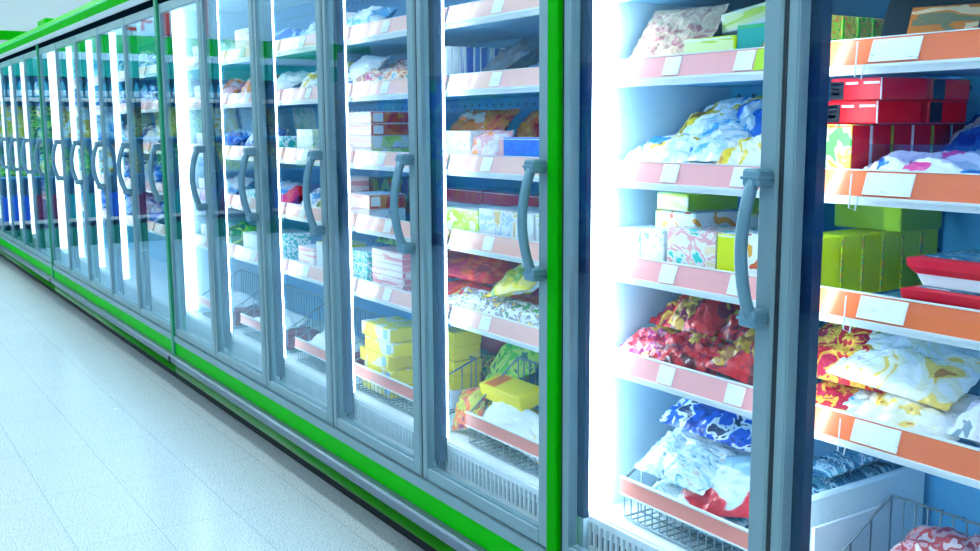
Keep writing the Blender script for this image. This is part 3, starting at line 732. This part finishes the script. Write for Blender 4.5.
# third shelf
for i, (a, b) in enumerate([(612, 640), (641, 664)]):
    cc('pale mint carton %s on the third shelf, second door' % ['nearest the light strip' if i == 0 else 'beside the pastel collage box'][0], [P_SPECK, C_WHT, C_WHT], a, b, .14, .13, 231, S[3])
cc('large pastel collage carton in the third shelf front row, second door', [P_PASTEL, C_WHT, P_PASTEL], 667, 715.5, .14, .15, 233, S[3])
cc('bright yellow-lime carton right of the pastel collage carton', [plain('card_yellow_lime', (.72, .78, 0), .4), C_LIME, C_WHT], 717, 740, .14, .15, 236, S[3])
cc('orange printed carton behind the door handle, third shelf, second door', [P_ORGWHT, C_ORG, C_WHT], 742, 785, .14, .15, 238, S[3])
zz = at(667, 233, .14).z
zz = cc('white carton with orange picture under the lime lid box', [P_ORGWHT, P_ORGWHT, C_WHT], 655, 695, .19, .14, None, zz+.001, h=.044, py=222)
cc('white and lime box topmost on the third shelf, second door', [printed('lime_white_print', [], 8), C_LIMED, C_LIME], 657, 690, .195, .16, None, zz+.001, h=.042, py=205, rz=-3)
bg('small green bag at the back right of third shelf, second door', B_GREEN, 745, 785, .42, S[3]+.12, .10, .05, 47, 40, py=200)
cc('low pale carton at the back right, third shelf, second door', [C_WHT, C_WHT, C_LIME], 728, 775, .34, .12, None, S[3], h=.14, py=220)
# fourth shelf : vacuum packs
for i, (a, b, y, dz, w_, t_, rx, ry, lab, mt) in enumerate([
    (612, 672, .17, .0, .14, .075, 20, 0, 'pinkish vacuum pack at the left end of the fourth shelf, second door', B_VACM),
    (630, 706, .29, .045, .18, .085, 26, 0, 'red and brown vacuum pack behind the pinkish pack, second door', B_VAC),
    (660, 722, .17, .01, .14, .075, 22, 6, 'red vacuum pack front middle of the fourth shelf, second door', B_VAC),
    (688, 740, .30, .085, .18, .09, 30, 0, 'red and brown vacuum pack in the middle of the pile, second door', B_VAC),
    (702, 790, .42, .09, .18, .09, 34, 0, 'red and golden vacuum pack topmost at the back, second door', B_VAC),
    (715, 785, .17, .012, .14, .085, 24, 6, 'red vacuum pack front right below the handle, second door', B_VAC),
    (738, 800, .31, .085, .16, .08, 28, 0, 'dark red vacuum pack behind the handle foot, second door', B_VAC)]):
    bg(lab, mt, a, b, y, S[4]+dz, w_, t_, 50+i, rx, ry, py=350, name='vacuum_pack', cat='vacuum pack', wr=.03)
# basket
bx0, bx1 = PX(623, 490, .11), at(808, 500, .13).x-.112
basket('wire basket with salmon price rail, full of fish bags, second door from right', bx0, bx1, .115, .34, 1.46-.878, 1.46-.755, True)
zz = DECK+.014
LIM[0] = (bx0+.012, bx1-.012, .128, .328)
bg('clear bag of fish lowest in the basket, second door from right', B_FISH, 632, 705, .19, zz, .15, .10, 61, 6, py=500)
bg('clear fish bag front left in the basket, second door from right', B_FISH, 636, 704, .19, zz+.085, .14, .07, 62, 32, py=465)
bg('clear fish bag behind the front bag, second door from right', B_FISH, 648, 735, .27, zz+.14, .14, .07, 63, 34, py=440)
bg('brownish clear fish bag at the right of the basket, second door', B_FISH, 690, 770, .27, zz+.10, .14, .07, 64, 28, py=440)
bg('royal blue spotted pouch topmost at the back of the basket, second door', B_BLUWHT, 693, 790, .32, zz+.215, .15, .05, 65, 28, py=410)
bg('white, blue and red pouch leaning on the basket rail, second door', B_REDW, 690, 790, .165, zz+.045, .16, .05, 66, 48, ry=-16, py=490)
bg('dark fish bag filling the right of the basket, second door', B_FISHD, 700, 790, .20, zz, .14, .08, 67, 8, py=500)

LIM[0] = None

# ================================================= third door from the right
rr, ll = bay(1)
x0 = PX(444, 60, .14)
for i in range(10):
    carton('slim blue and white carton in a row, %s, top shelf, third door' % ['nearest the glass', 'second', 'third', 'fourth', 'fifth', 'sixth', 'seventh', 'eighth', 'ninth', 'at the back'][i],
       [C_WHT if i < 3 else P_STRIPE, [C_WHT, C_WHT, P_STRIPE][min(i, 2)] if i < 3 else (C_BLU if i % 2 else P_STRIPE), C_WHT], .10, .024, .125, x0-.05+.012, .14+.0125+i*.0255, S[1], group='slim cartons on the top shelf of the third door')
bg('black bag with pale corner on the top shelf, third door', B_DARK, 488, 545, .19, S[1], .13, .08, 71, 30, ry=-14, py=55)
carton('dark box lying behind the black bag, top shelf, third door', [B_DARK, B_DARK, C_BLK], .2, .12, .07, (rr-.18), .44, S[1], name='box')
bg('orange and yellow bag at the back, second shelf, third door', B_ORANGE, 452, 505, .33, S[2]+.04, .18, .08, 72, 45, py=140)
cc('green-speckled white carton at left, second shelf, third door', [P_SPECK, P_SPECK, C_WHT], 441, 470, .14, .10, 131, S[2])
bg('pink and orange clear bag in front, second shelf, third door', B_PNKORG, 467, 500, .145, S[2], .12, .06, 73, 62, py=145)
cc('royal blue carton with white wave, second shelf, third door', [printed('blue_wave_print', [(.01, .1, .7), (.02, .2, .8), (.02, .15, .75), WHT], 7, .4, 0), C_BLU, C_WHT], 499, 540, .14, .09, 138, S[2], patches=[('f', .0, .12, 0, 1, C_PNK, 'pink_edge'), ('f', .12, 1, 0, .28, C_WHT, 'white_wave')])
bg('orange and brown bag at the back right, second shelf, third door', B_ORANGE, 522, 560, .42, S[2]+.07, .12, .07, 74, 45, py=130)
for i, (a, b) in enumerate([(446, 482), (483, 545)]):
    cc(['red flat carton at back left, third shelf, third door', 'red flat carton with blue tab at back right, third shelf, third door'][i], [C_RED, C_RED, C_WHT], a, b, .36, .10, None, S[3]+.085, h=.048, py=198)
    cc(['pale carton under the left red carton, third shelf, third door', 'pale carton under the right red carton, third shelf, third door'][i], [P_SPECK, C_WHT, C_WHT], a, b, .36, .10, None, S[3], h=.084, py=198)
cc('white and lime carton front left, third shelf, third door', [printed('lime_patch_print', [WHT, (.6, .8, .2), (.42, .7, .02), (.75, .85, .6)], 16, .4, 0), C_LIME, P_SPECK], 441, 478, .14, .16, 211, S[3])
cc('white carton with blue picture front right, third shelf, third door', [printed('blue_picture_print', [WHT, WHT, (.45, .62, .85), (.8, .8, .84), (.8, .55, .2)], 13, .4, 0), C_WHT, P_SPECK], 479, 528, .14, .16, 214, S[3])
cc('small white and yellow carton behind the handle, third shelf, third door', [printed('yellow_patch_print', [WHT, (.85, .7, .05), WHT], 16, .4, 0), C_WHT, C_YEL], 535, 548, .16, .12, 216, S[3])
for i, (a, b, y, dz, w_, t_, rx, lab) in enumerate([
    (438, 500, .22, .0, .16, .07, 14, 'red bag lowest at left, fourth shelf, third door'),
    (440, 515, .28, .055, .18, .065, 16, 'red bag second in the pile, fourth shelf, third door'),
    (446, 530, .34, .11, .18, .065, 18, 'red-orange bag topmost at the back, fourth shelf, third door'),
    (475, 530, .22, .02, .15, .06, 20, 'magenta-red bag in the middle, fourth shelf, third door')]):
    bg(lab, B_RED, a, b, y, S[4]+dz, w_, t_, 80+i, rx, py=280)
bg('white vegetable bag front left, fourth shelf, third door', B_VEG, 442, 492, .145, S[4]+.004, .11, .06, 85, 26, py=305)
bg('white and yellow vegetable bag front middle, fourth shelf, third door', B_VEG, 478, 520, .15, S[4]+.004, .11, .06, 86, 28, py=310)
bg('white bag front right on the price rail, fourth shelf, third door', B_VEG, 500, 550, .145, S[4]+.004, .10, .055, 87, 26, py=320)
bg('yellow bag of chips leaning at right, fourth shelf, third door', B_YELLOW, 505, 550, .22, S[4]+.055, .18, .07, 88, 52, ry=-28, py=290)
zz = DECK+.012
for i in range(4):
    zz2 = zz+.0+i*.052
    cc('yellow carton at left of the deck, %s in its stack, third door' % ['lowest', 'second from below', 'third from below', 'topmost'][i], [C_YEL, C_YEL, C_YEL], 440, 453+(i % 2), .27, .115, None, zz2+.06, h=.0505, py=360, group='yellow cartons behind the striped pack')
cc('white base carton under the yellow stack, third door', [C_WHT, C_WHT, C_WHT], 440, 453, .27, .115, None, DECK+.001, h=.07, py=400)
basket('wire basket with salmon price rail and white bag, third door', PX(468, 420, .11), PX(575, 420, .11), .115, .30, 1.46-.885, 1.46-.73, True)
cc('burgundy box at the back above the wire basket, third door', [C_BURG, C_BURG, C_BURG], 466, 510, .40, .10, None, DECK+.20, h=.06, py=340, rx=12)
cc('dark brown box supporting the burgundy box, third door', [B_DGREEN, B_DGREEN, B_DGREEN], 462, 506, .40, .10, None, DECK+.001, h=.185, py=360)
bg('bright green bag leaning at the back of the basket, third door', B_GREEN, 496, 552, .40, DECK+.10, .20, .06, 90, 50, ry=-20, py=360)
carton('yellow box with red corner in the basket, upper, third door', [C_YEL, C_YEL, C_YEL], .22, .09, .05, PX(517, 385, .24), .225, DECK+.135, rx=14, patches=[('t', .1, .35, .1, .9, C_ORG, 'orange_panel')])
carton('yellow box with red base in the basket, lower, third door', [printed('yellow_red_print', [(.9, .72, 0), (.9, .7, 0), (.6, .02, .1)], 12, .4, 0), C_YEL, C_YEL], .22, .08, .10, PX(520, 400, .24), .23, DECK+.02)
LIM[0] = (PX(470, 420, .11)+.012, PX(560, 420, .11), .128, .29)
bg('large white paper bag in the basket, third door', B_WHITE, 486, 548, .165, DECK+.03, .12, .05, 91, 50, ry=8, py=420)
LIM[0] = None
bg('striped red and green pack on the deck beside the basket, third door', B_STRIPED, 443, 472, .12, DECK+.004, .14, .06, 92, 62, ry=-20, py=410)

# ================================================= fourth door from the right
rr, ll = bay(2)
d4 = 'fourth door from right'
bg('pale teal bag on the topmost shelf, fourth door from right', B_SKY, 350, 385, .2, S[0], .16, .08, 95, 35, py=10)
bg('white paper bag at left of second shelf, fourth door from right', B_WHITE, 352, 378, .22, S[1]+.04, .14, .07, 96, 40, py=60)
for i, (a, b, y, dz) in enumerate([(350, 380, .15, .004), (368, 412, .15, .006), (375, 415, .28, .05)]):
    bg('crinkled beige and pink bag %s, second shelf, fourth door' % ['front left', 'front right', 'behind'][i], B_BEIGE, a, b, y, S[1]+dz, .13, .06, 97+i, 28, py=70)
for i in range(4):
    cc('%s carton with white label, %s in its stack, third shelf, fourth door' % (['white-green', 'white-green', 'orange-red', 'orange-red'][i], ['lowest', 'second from below', 'third from below', 'topmost'][i]),
       [P_PNKLINE, [printed('lime_patch_print', [], 16), printed('lime_patch_print', [], 16), P_ORED, P_ORED][i], C_WHT], 346, 371, .15, .20, None, S[2]+i*.0435, h=.0425, py=140, group='cartons stacked on the third shelf of the fourth door',
       patches=[('s', .05, .25, .15, .85, C_WHT, 'white_label')] if i > 1 else [])
for i in range(2):
    cc('red, yellow and brown striped bag box at the back, %s, fourth door' % ['lower', 'upper'][i], [B_STRIPED, B_STRIPED, B_STRIPED], 352, 372, .30, .2, None, S[3]+i*.075, h=.07, py=175)
for i in range(2):
    cc('%s carton in front, fourth shelf, fourth door' % ['lower white and lilac', 'upper orange and white'][i], [P_PNKLINE, [printed('lilac_print', [(.75, .75, .85), WHT, (.6, .6, .8)], 14, .4, 0), P_ORED][i], C_WHT], 346, 369, .14, .15, None, S[3]+i*.053, h=.052, py=200, patches=[('s', .05, .3, .2, .85, C_WHT, 'white_label')])
for i in range(7):
    cc('flat pink carton, %s in a stack of seven, fifth shelf, fourth door' % ['lowest', 'second from below', 'third from below', 'middle', 'third from top', 'second from top', 'topmost'][i], [P_PNKLINE, printed('rose_print', [(.85, .6, .62), (.8, .25, .32), (.86, .75, .75)], 20, .4, 0), C_PNK], 372, 402, .14, .16, None, S[4]+i*.0225, h=.0215, py=265, group='flat pink cartons on the fifth shelf', lid=False)
for i in range(3):
    cc('teal-checked white carton, %s at left, fifth shelf, fourth door' % ['lowest', 'middle', 'topmost'][i], [P_TEALCHK, P_TEALCHK, C_WHT], 347, 367, .16, .12, None, S[4]+i*.043, h=.042, py=265)
bg('green bag behind the flat pink cartons, fifth shelf, fourth door', B_GREEN, 385, 420, .40, S[4]+.12, .12, .06, 101, 40, py=240)
for i in range(5):
    dx = [0, 2, -2, 3, 0][i]
    cc('yellow and white carton, %s in the basket stack, fourth door' % ['lowest', 'second from below', 'middle', 'second from top', 'topmost'][i], [printed('yellow_white_card', [(.85, .8, .5), (.88, .72, .02), (.9, .74, 0), (.84, .86, .8)], 9, .4, 0, stretch=(1, 1, .5)), C_YEL, printed('yellow_white_card', [], 9)], 362+dx, 390+dx, .135, .15, None, DECK+.015+i*.051, h=.05, py=350, group='yellow cartons in the basket of the fourth door',
       patches=[('f', .78, .92, .2, .9, plain('card_sky', (.3, .6, .85), .4), 'blue_tab')])
basket('wire basket with salmon price rail holding yellow cartons, fourth door', PX(351, 380, .11), PX(418, 380, .11), .115, .34, 1.46-.885, 1.46-.80, True)

# ================================================= fifth to seventh door and the far freezers
ORD = {3: 'fifth', 4: 'sixth', 5: 'seventh', 6: 'eighth', 7: 'ninth', 8: 'tenth'}
SH = ['topmost', 'second', 'third', 'fourth', 'fifth']
def gp(k, li, spec):
    """a few packs along one shelf: (kind, material, colour words, width, depth, height, y)"""
    r, l = bay(k); r -= .11 if k == 3 else 0; span = r-l; x = l+.03
    tot = sum(s_[3] for s_ in spec); gapx = max(.004, (span-.06-tot)/max(1, len(spec)))
    for j, (kind, mt, words, w_, d_, h_, y) in enumerate(spec):
        lab = '%s, %s of %d, %s shelf, %s door from right' % (words, ['leftmost', 'second', 'third', 'fourth', 'fifth'][j], len(spec), SH[li], ORD[k])
        zs = S[li]; cx = x+w_/2
        if kind == 'c': carton(lab, mt, w_, d_, h_, cx, y+d_/2, zs)
        else: bag(lab, mt, d_, w_, h_, k*10+li+j, cx, y+d_*.45, zs, 30)
        x += w_+gapx
gp(3, 0, [('b', B_SKY, 'pale blue bag', .25, .16, .08, .14), ('c', [C_WHT, P_PNKLINE, C_WHT], 'white and pink carton', .2, .12, .10, .14)])
gp(3, 1, [('b', B_YELW, 'yellow and white bag', .22, .18, .09, .14), ('b', B_YELLOW, 'yellow bag with green top', .16, .18, .10, .15), ('b', B_BLUWHT, 'navy spotted bag', .14, .16, .08, .15)])
gp(3, 2, [('c', [P_SPECK, P_SPECK, C_WHT], 'mint speckled carton', .16, .12, .11, .15), ('b', B_GREEN, 'bright green bag', .22, .2, .14, .17), ('b', B_PNKORG, 'pink and orange bag', .16, .14, .06, .13)])
gp(3, 3, [('b', B_SKY, 'pale blue bag', .16, .16, .08, .14), ('b', B_DGREEN, 'dark green bag', .18, .18, .1, .16), ('c', [C_WHT, P_PNKLINE, C_WHT], 'upright white and pink carton', .08, .12, .16, .14)])
gp(3, 4, [('c', [P_PNKLINE, P_PNKLINE, C_WHT], 'pink-lined carton', .16, .14, .10, .14), ('c', [C_WHT, C_YEL, C_YEL], 'white and yellow carton', .18, .14, .13, .15), ('c', [P_TEALCHK, P_TEALCHK, C_WHT], 'teal-checked carton', .16, .14, .10, .14)])
gp(4, 0, [('c', [P_PNKLINE, P_PNKLINE, C_WHT], 'pink-lined carton', .2, .12, .12, .14), ('b', B_BLUE, 'blue bag', .2, .16, .08, .15)])
gp(4, 1, [('b', B_PNKORG, 'pink and orange bag', .18, .18, .1, .14), ('b', B_RED, 'small red bag', .12, .16, .08, .14), ('b', B_WHITE, 'white paper bag', .18, .18, .09, .14)])
gp(4, 2, [('b', B_BLUE, 'dark blue bag', .22, .18, .1, .15), ('c', [P_TEALCHK, P_TEALCHK, C_WHT], 'teal-checked carton', .22, .13, .08, .14)])
gp(4, 3, [('c', [P_TEALCHK, P_TEALCHK, C_WHT], 'low teal-checked carton', .2, .13, .06, .14), ('b', B_SKY, 'pale blue bag', .2, .16, .08, .15), ('b', B_RED, 'small red bag', .1, .14, .07, .14)])
gp(4, 4, [('c', [C_WHT, P_TEALCHK, C_WHT], 'white carton', .2, .14, .10, .14), ('c', [P_TEALCHK, P_TEALCHK, C_WHT], 'teal-checked carton', .2, .14, .13, .14)])
for li in range(5):
    gp(5, li, [('c', [C_WHT, C_WHT, P_SPECK], 'pale white carton', .18, .14, .09, .14), ('b', [B_SKY, B_PNKORG, B_BLUE, B_SKY, B_GREEN][li], ['pale blue bag', 'pink and orange bag', 'blue bag', 'icy blue bag', 'green bag'][li], .2, .16, .09, .15)])
for k in (3, 4, 5):
    r, l = bay(k)
    r -= .11 if k == 3 else 0
    basket('wire basket with salmon price rail, %s door from right' % ORD[k], l+.05, r-.05, .115, .34, 1.46-.885, 1.46-.76, True)
    bag('white bag lying in the wire basket, %s door from right' % ORD[k], B_WHITE, .17, .34, .12, k, (l+r)/2-.05, .22, DECK+.012, 18)
    carton('flat dark carton in the wire basket, %s door from right' % ORD[k], [C_BURG, C_BURG, C_BURG], .12, .15, .07, r-.14, .22, DECK+.012)
rng = random.Random(5)
for k in (6, 7, 8):
    for li in range(5):
        opts = [(B_BLUE, 'blue bag'), (B_SKY, 'pale blue bag'), (B_BLUWHT, 'navy spotted bag')]; rng.shuffle(opts)
        gp(k, li, [('b', o_[0], o_[1], .24, .2, .12, .15) for o_ in opts[:2]])
for k in range(9, 16):
    r, l = bay(k)
    for li in range(5):
        bag('blue film bag on a shelf deep in the farthest freezers', B_BLUE if (k+li) % 2 else B_BLUWHT, .24, .38, .14, 5+li % 3, (l+r)/2, .25, S[li], 30, group='blue bags in the farthest freezers')

# ------------------------------------------------------------------ shelving across the end of the aisle
XS = -13.35
es = empty('wall_shelving', (XS-.3, -2.4, 0)); tag(es, 'white end shelving with green header across the far end of the aisle', 'shelving')
base = Vector((XS-.3, -2.4, 0)); ya, yb = -.12, -4.7
E_ = lambda mb, n, mt: mb.build(n, mt, es, base)
E_(MB().box(XS-.62, XS-.55, ya, yb, 0, 3.3), 'back_panel', plain('shelving_back', (.10, .32, .45), .5))
E_(MB().box(XS-.54, XS-.10, ya, yb, 2.62, 3.3), 'upper_panel', M_WHITE)
E_(MB().box(XS-.54, XS-.08, ya, yb, 2.39, 2.61), 'header', M_GREEN)
E_(MB().box(XS-.54, XS-.07, ya, yb, 2.30, 2.389), 'header_stripe', M_WHITE)
E_(MB().box(XS-.54, XS-.08, ya, yb, 2.09, 2.299), 'lower_header', plain('teal_green_header', (.01, .42, .28), .3))
M_RED = plain('red_sign', (.8, .05, .02), .4)
for i, (yy, ww, z0, z1) in enumerate([(-1.70, .14, 2.84, 2.88), (-1.66, .04, 2.68, 2.84), (-1.88, .15, 2.68, 2.72), (-1.83, .04, 2.72, 2.84), (-1.88, .15, 2.84, 2.88), (-2.03, .04, 2.68, 2.88), (-2.09, .13, 2.78, 2.82), (-2.33, .09, 2.63, 2.98), (-2.82, .11, 2.63, 3.1)]):
    E_(MB().box(XS-.099, XS-.085, yy-ww/2, yy+ww/2, z0, z1, bev=.004), 'red_sign_bar', M_RED)
for z in (1.82, .34):
    s_ = E_(MB().box(XS-.54, XS-.02, ya, yb, z-.03, z), 'shelf', M_WHITE)
    MB().box(XS-.02, XS-.005, ya, yb, z-.03, z+.012).build('price_rail', plain('pale_orange_rail', (.92, .68, .58), .4), s_, base)
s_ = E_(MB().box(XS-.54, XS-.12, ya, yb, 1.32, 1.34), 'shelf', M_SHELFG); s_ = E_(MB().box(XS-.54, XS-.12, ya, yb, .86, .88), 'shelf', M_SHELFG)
E_(MB().box(XS-.54, XS-.06, ya, yb, 0, .24), 'base', M_GREEN_D)
bt = MB().lathe([(.034, 0), (.038, .01), (.038, .13), (.03, .16), (.014, .185), (.013, .215)], 12).mesh('bottle', [plain('bottle_teal', (.05, .4, .5), .2)])
bl = MB().lathe([(.0385, .03), (.0388, .1)], 12).mesh('label', [C_WHT]); bc = MB().lathe([(.015, .205), (.015, .232)], 10).mesh('cap', [plain('cap_navy', (.01, .05, .25), .4)])
for i in range(30):
    o = empty('bottle', (XS-.12, -.25-i*.098, 1.8205)); tag(o, 'teal bottle standing in the row on the upper end shelf', 'bottle', 'bottles on the upper end shelf')
    for nm, me in (('glass', bt), ('label', bl), ('cap', bc)):
        q = bpy.data.objects.new(nm, me); COL.objects.link(q); q.parent = o
OD = ['first', 'second', 'third', 'fourth', 'fifth', 'sixth', 'seventh', 'eighth', 'ninth', 'tenth', 'eleventh']
cols = [(B_YELLOW, 'yellow'), (B_GREEN, 'green'), (B_YELW, 'white and yellow'), (B_SKY, 'pale blue'), (B_DGREEN, 'dark green')]
for i in range(11):
    mt, nm = cols[i % 5]
    bag('%s bag, %s from left in the middle row of far end shelving' % (nm, OD[i]), mt, .42, .34, .12, i, XS-.28, -.42-i*.385, 1.341, 68, 0, 90, group='large bags on the end shelving')
    mt, nm = cols[(i*2+1) % 5] if i > 2 else cols[1]
    bag('%s bag, %s from left in the lower row of far end shelving' % (nm, OD[i]), mt, .40, .34, .14, i+3, XS-.28, -.42-i*.385, .881, 68, 0, 90, group='large bags on the end shelving')
    carton('%s crate, %s from left on the low shelf of the far end shelving' % (['navy', 'purple', 'teal'][i % 3], OD[i]), [[C_BLU, C_BURG, C_TEAL][i % 3]]*3, .34, .34, .3, XS-.25, -.42-i*.385, .3405, rz=90, name='crate', cat='crate', lid=False, group='crates on the end shelving')

# ------------------------------------------------------------------ the run of shelving opposite the freezers
def swirl():
    mt, nt, out = newmat('swirled_blue_graphic')
    b = nt.nodes.new('ShaderNodeBsdfPrincipled'); tc = nt.nodes.new('ShaderNodeTexCoord')
    nz = nt.nodes.new('ShaderNodeTexNoise'); nz.inputs['Scale'].default_value = 1.1; nz.inputs['Detail'].default_value = 1; nz.inputs['Distortion'].default_value = 1.6
    nt.links.new(tc.outputs['Object'], nz.inputs[0]); rp = nt.nodes.new('ShaderNodeValToRGB'); rp.color_ramp.interpolation = 'CONSTANT'
    for i, (p_, c) in enumerate([(0, (.01, .10, .5)), (.42, (.03, .36, .85)), (.5, (.05, .6, .65)), (.56, (.01, .2, .75)), (.64, (.05, .5, .35))]):
        el = rp.color_ramp.elements[i] if i < 2 else rp.color_ramp.elements.new(p_)
        el.position = p_; el.color = (*c, 1)
    nt.links.new(nz.outputs['Fac'], rp.inputs[0]); nt.links.new(rp.outputs[0], b.inputs[0]); b.inputs['Roughness'].default_value = .4
    nt.links.new(b.outputs[0], out.inputs[0]); return mt
op = empty('aisle_shelving', (-5, -5.0, 0)); tag(op, 'long run of aisle shelving with swirled blue graphic, reflected in the glass doors', 'shelving')
base = Vector((-5, -5.0, 0)); O_ = lambda mb, n, mt: mb.build(n, mt, op, base)
M_SW = swirl()
O_(MB().box(-12.6, 3, -5.3, -4.9, .12, 2.02), 'graphic_panel', M_SW)
O_(MB().box(-12.6, 3, -5.3, -4.75, 0, .12), 'base', M_BLACK)
O_(MB().box(-12.6, 3, -5.32, -4.86, 2.02, 2.07), 'header', M_ALU)
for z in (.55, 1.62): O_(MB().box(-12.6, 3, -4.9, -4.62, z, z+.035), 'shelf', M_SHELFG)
# green sign box on the far canopy
p_ = at(47, 30, .03)
o = empty('sign_box', (p_.x, .03, ZT+.151)); tag(o, 'small green sign box standing on the far end of the canopy', 'sign')
MB().box(-.15, .15, -.04, .04, .0, .05, bev=.006).build('panel', M_GREEN, o); MB().box(-.168, -.151, -.05, .05, .0, .055).build('end_cap', M_WHITE, o)

# ------------------------------------------------------------------ store lighting
M_TUBE = emit('ceiling_tube', (.74, .92, 1.), 26.)
def ceiling_light(x, y, label):
    root = empty('ceiling_light', (x, y, 4.0)); tag(root, label, 'ceiling light', 'ceiling light fittings above the aisle')
    MB().box(-.75, .75, -.10, .10, .06, .12, bev=.01).build('housing', M_WHITE, root)
    MB().box(-.72, .72, -.07, .07, .03, .06).build('diffuser', M_TUBE, root)
    MB().tube([(-.5, 0, .12), (-.5, 0, .2)], .008, 6).tube([(.5, 0, .12), (.5, 0, .2)], .008, 6).build('hanger', M_WIRE, root)
for iy, y in enumerate((1.9, -1.6, -3.9)):  # first row, unseen behind the freezers, is added to brighten the back wall
    for ix in range(6):
        ceiling_light(-13.2+ix*2.9, y, 'unseen white tube light hung from the ceiling of the store')
for y in (-.9, -2.9): ceiling_light(-11.9, y, 'unseen white tube light added to brighten the end shelving')  # extra fittings added out of view to light the end shelving
w = bpy.data.worlds.new('world'); sc.world = w; w.use_nodes = True
w.node_tree.nodes['Background'].inputs[0].default_value = (.6, .85, 1, 1); w.node_tree.nodes['Background'].inputs[1].default_value = .3

vs = sc.view_settings
sc.display_settings.display_device = 'sRGB'
vs.view_transform = 'Standard'; vs.look = 'None'; vs.gamma = 1; vs.use_curve_mapping = False; vs.exposure = 0.88
sc.cycles.use_denoising = True
sc.cycles.transparent_max_bounces = 24; sc.cycles.max_bounces = 8; sc.cycles.glossy_bounces = 4; sc.cycles.diffuse_bounces = 4
sc.cycles.sample_clamp_indirect = 6
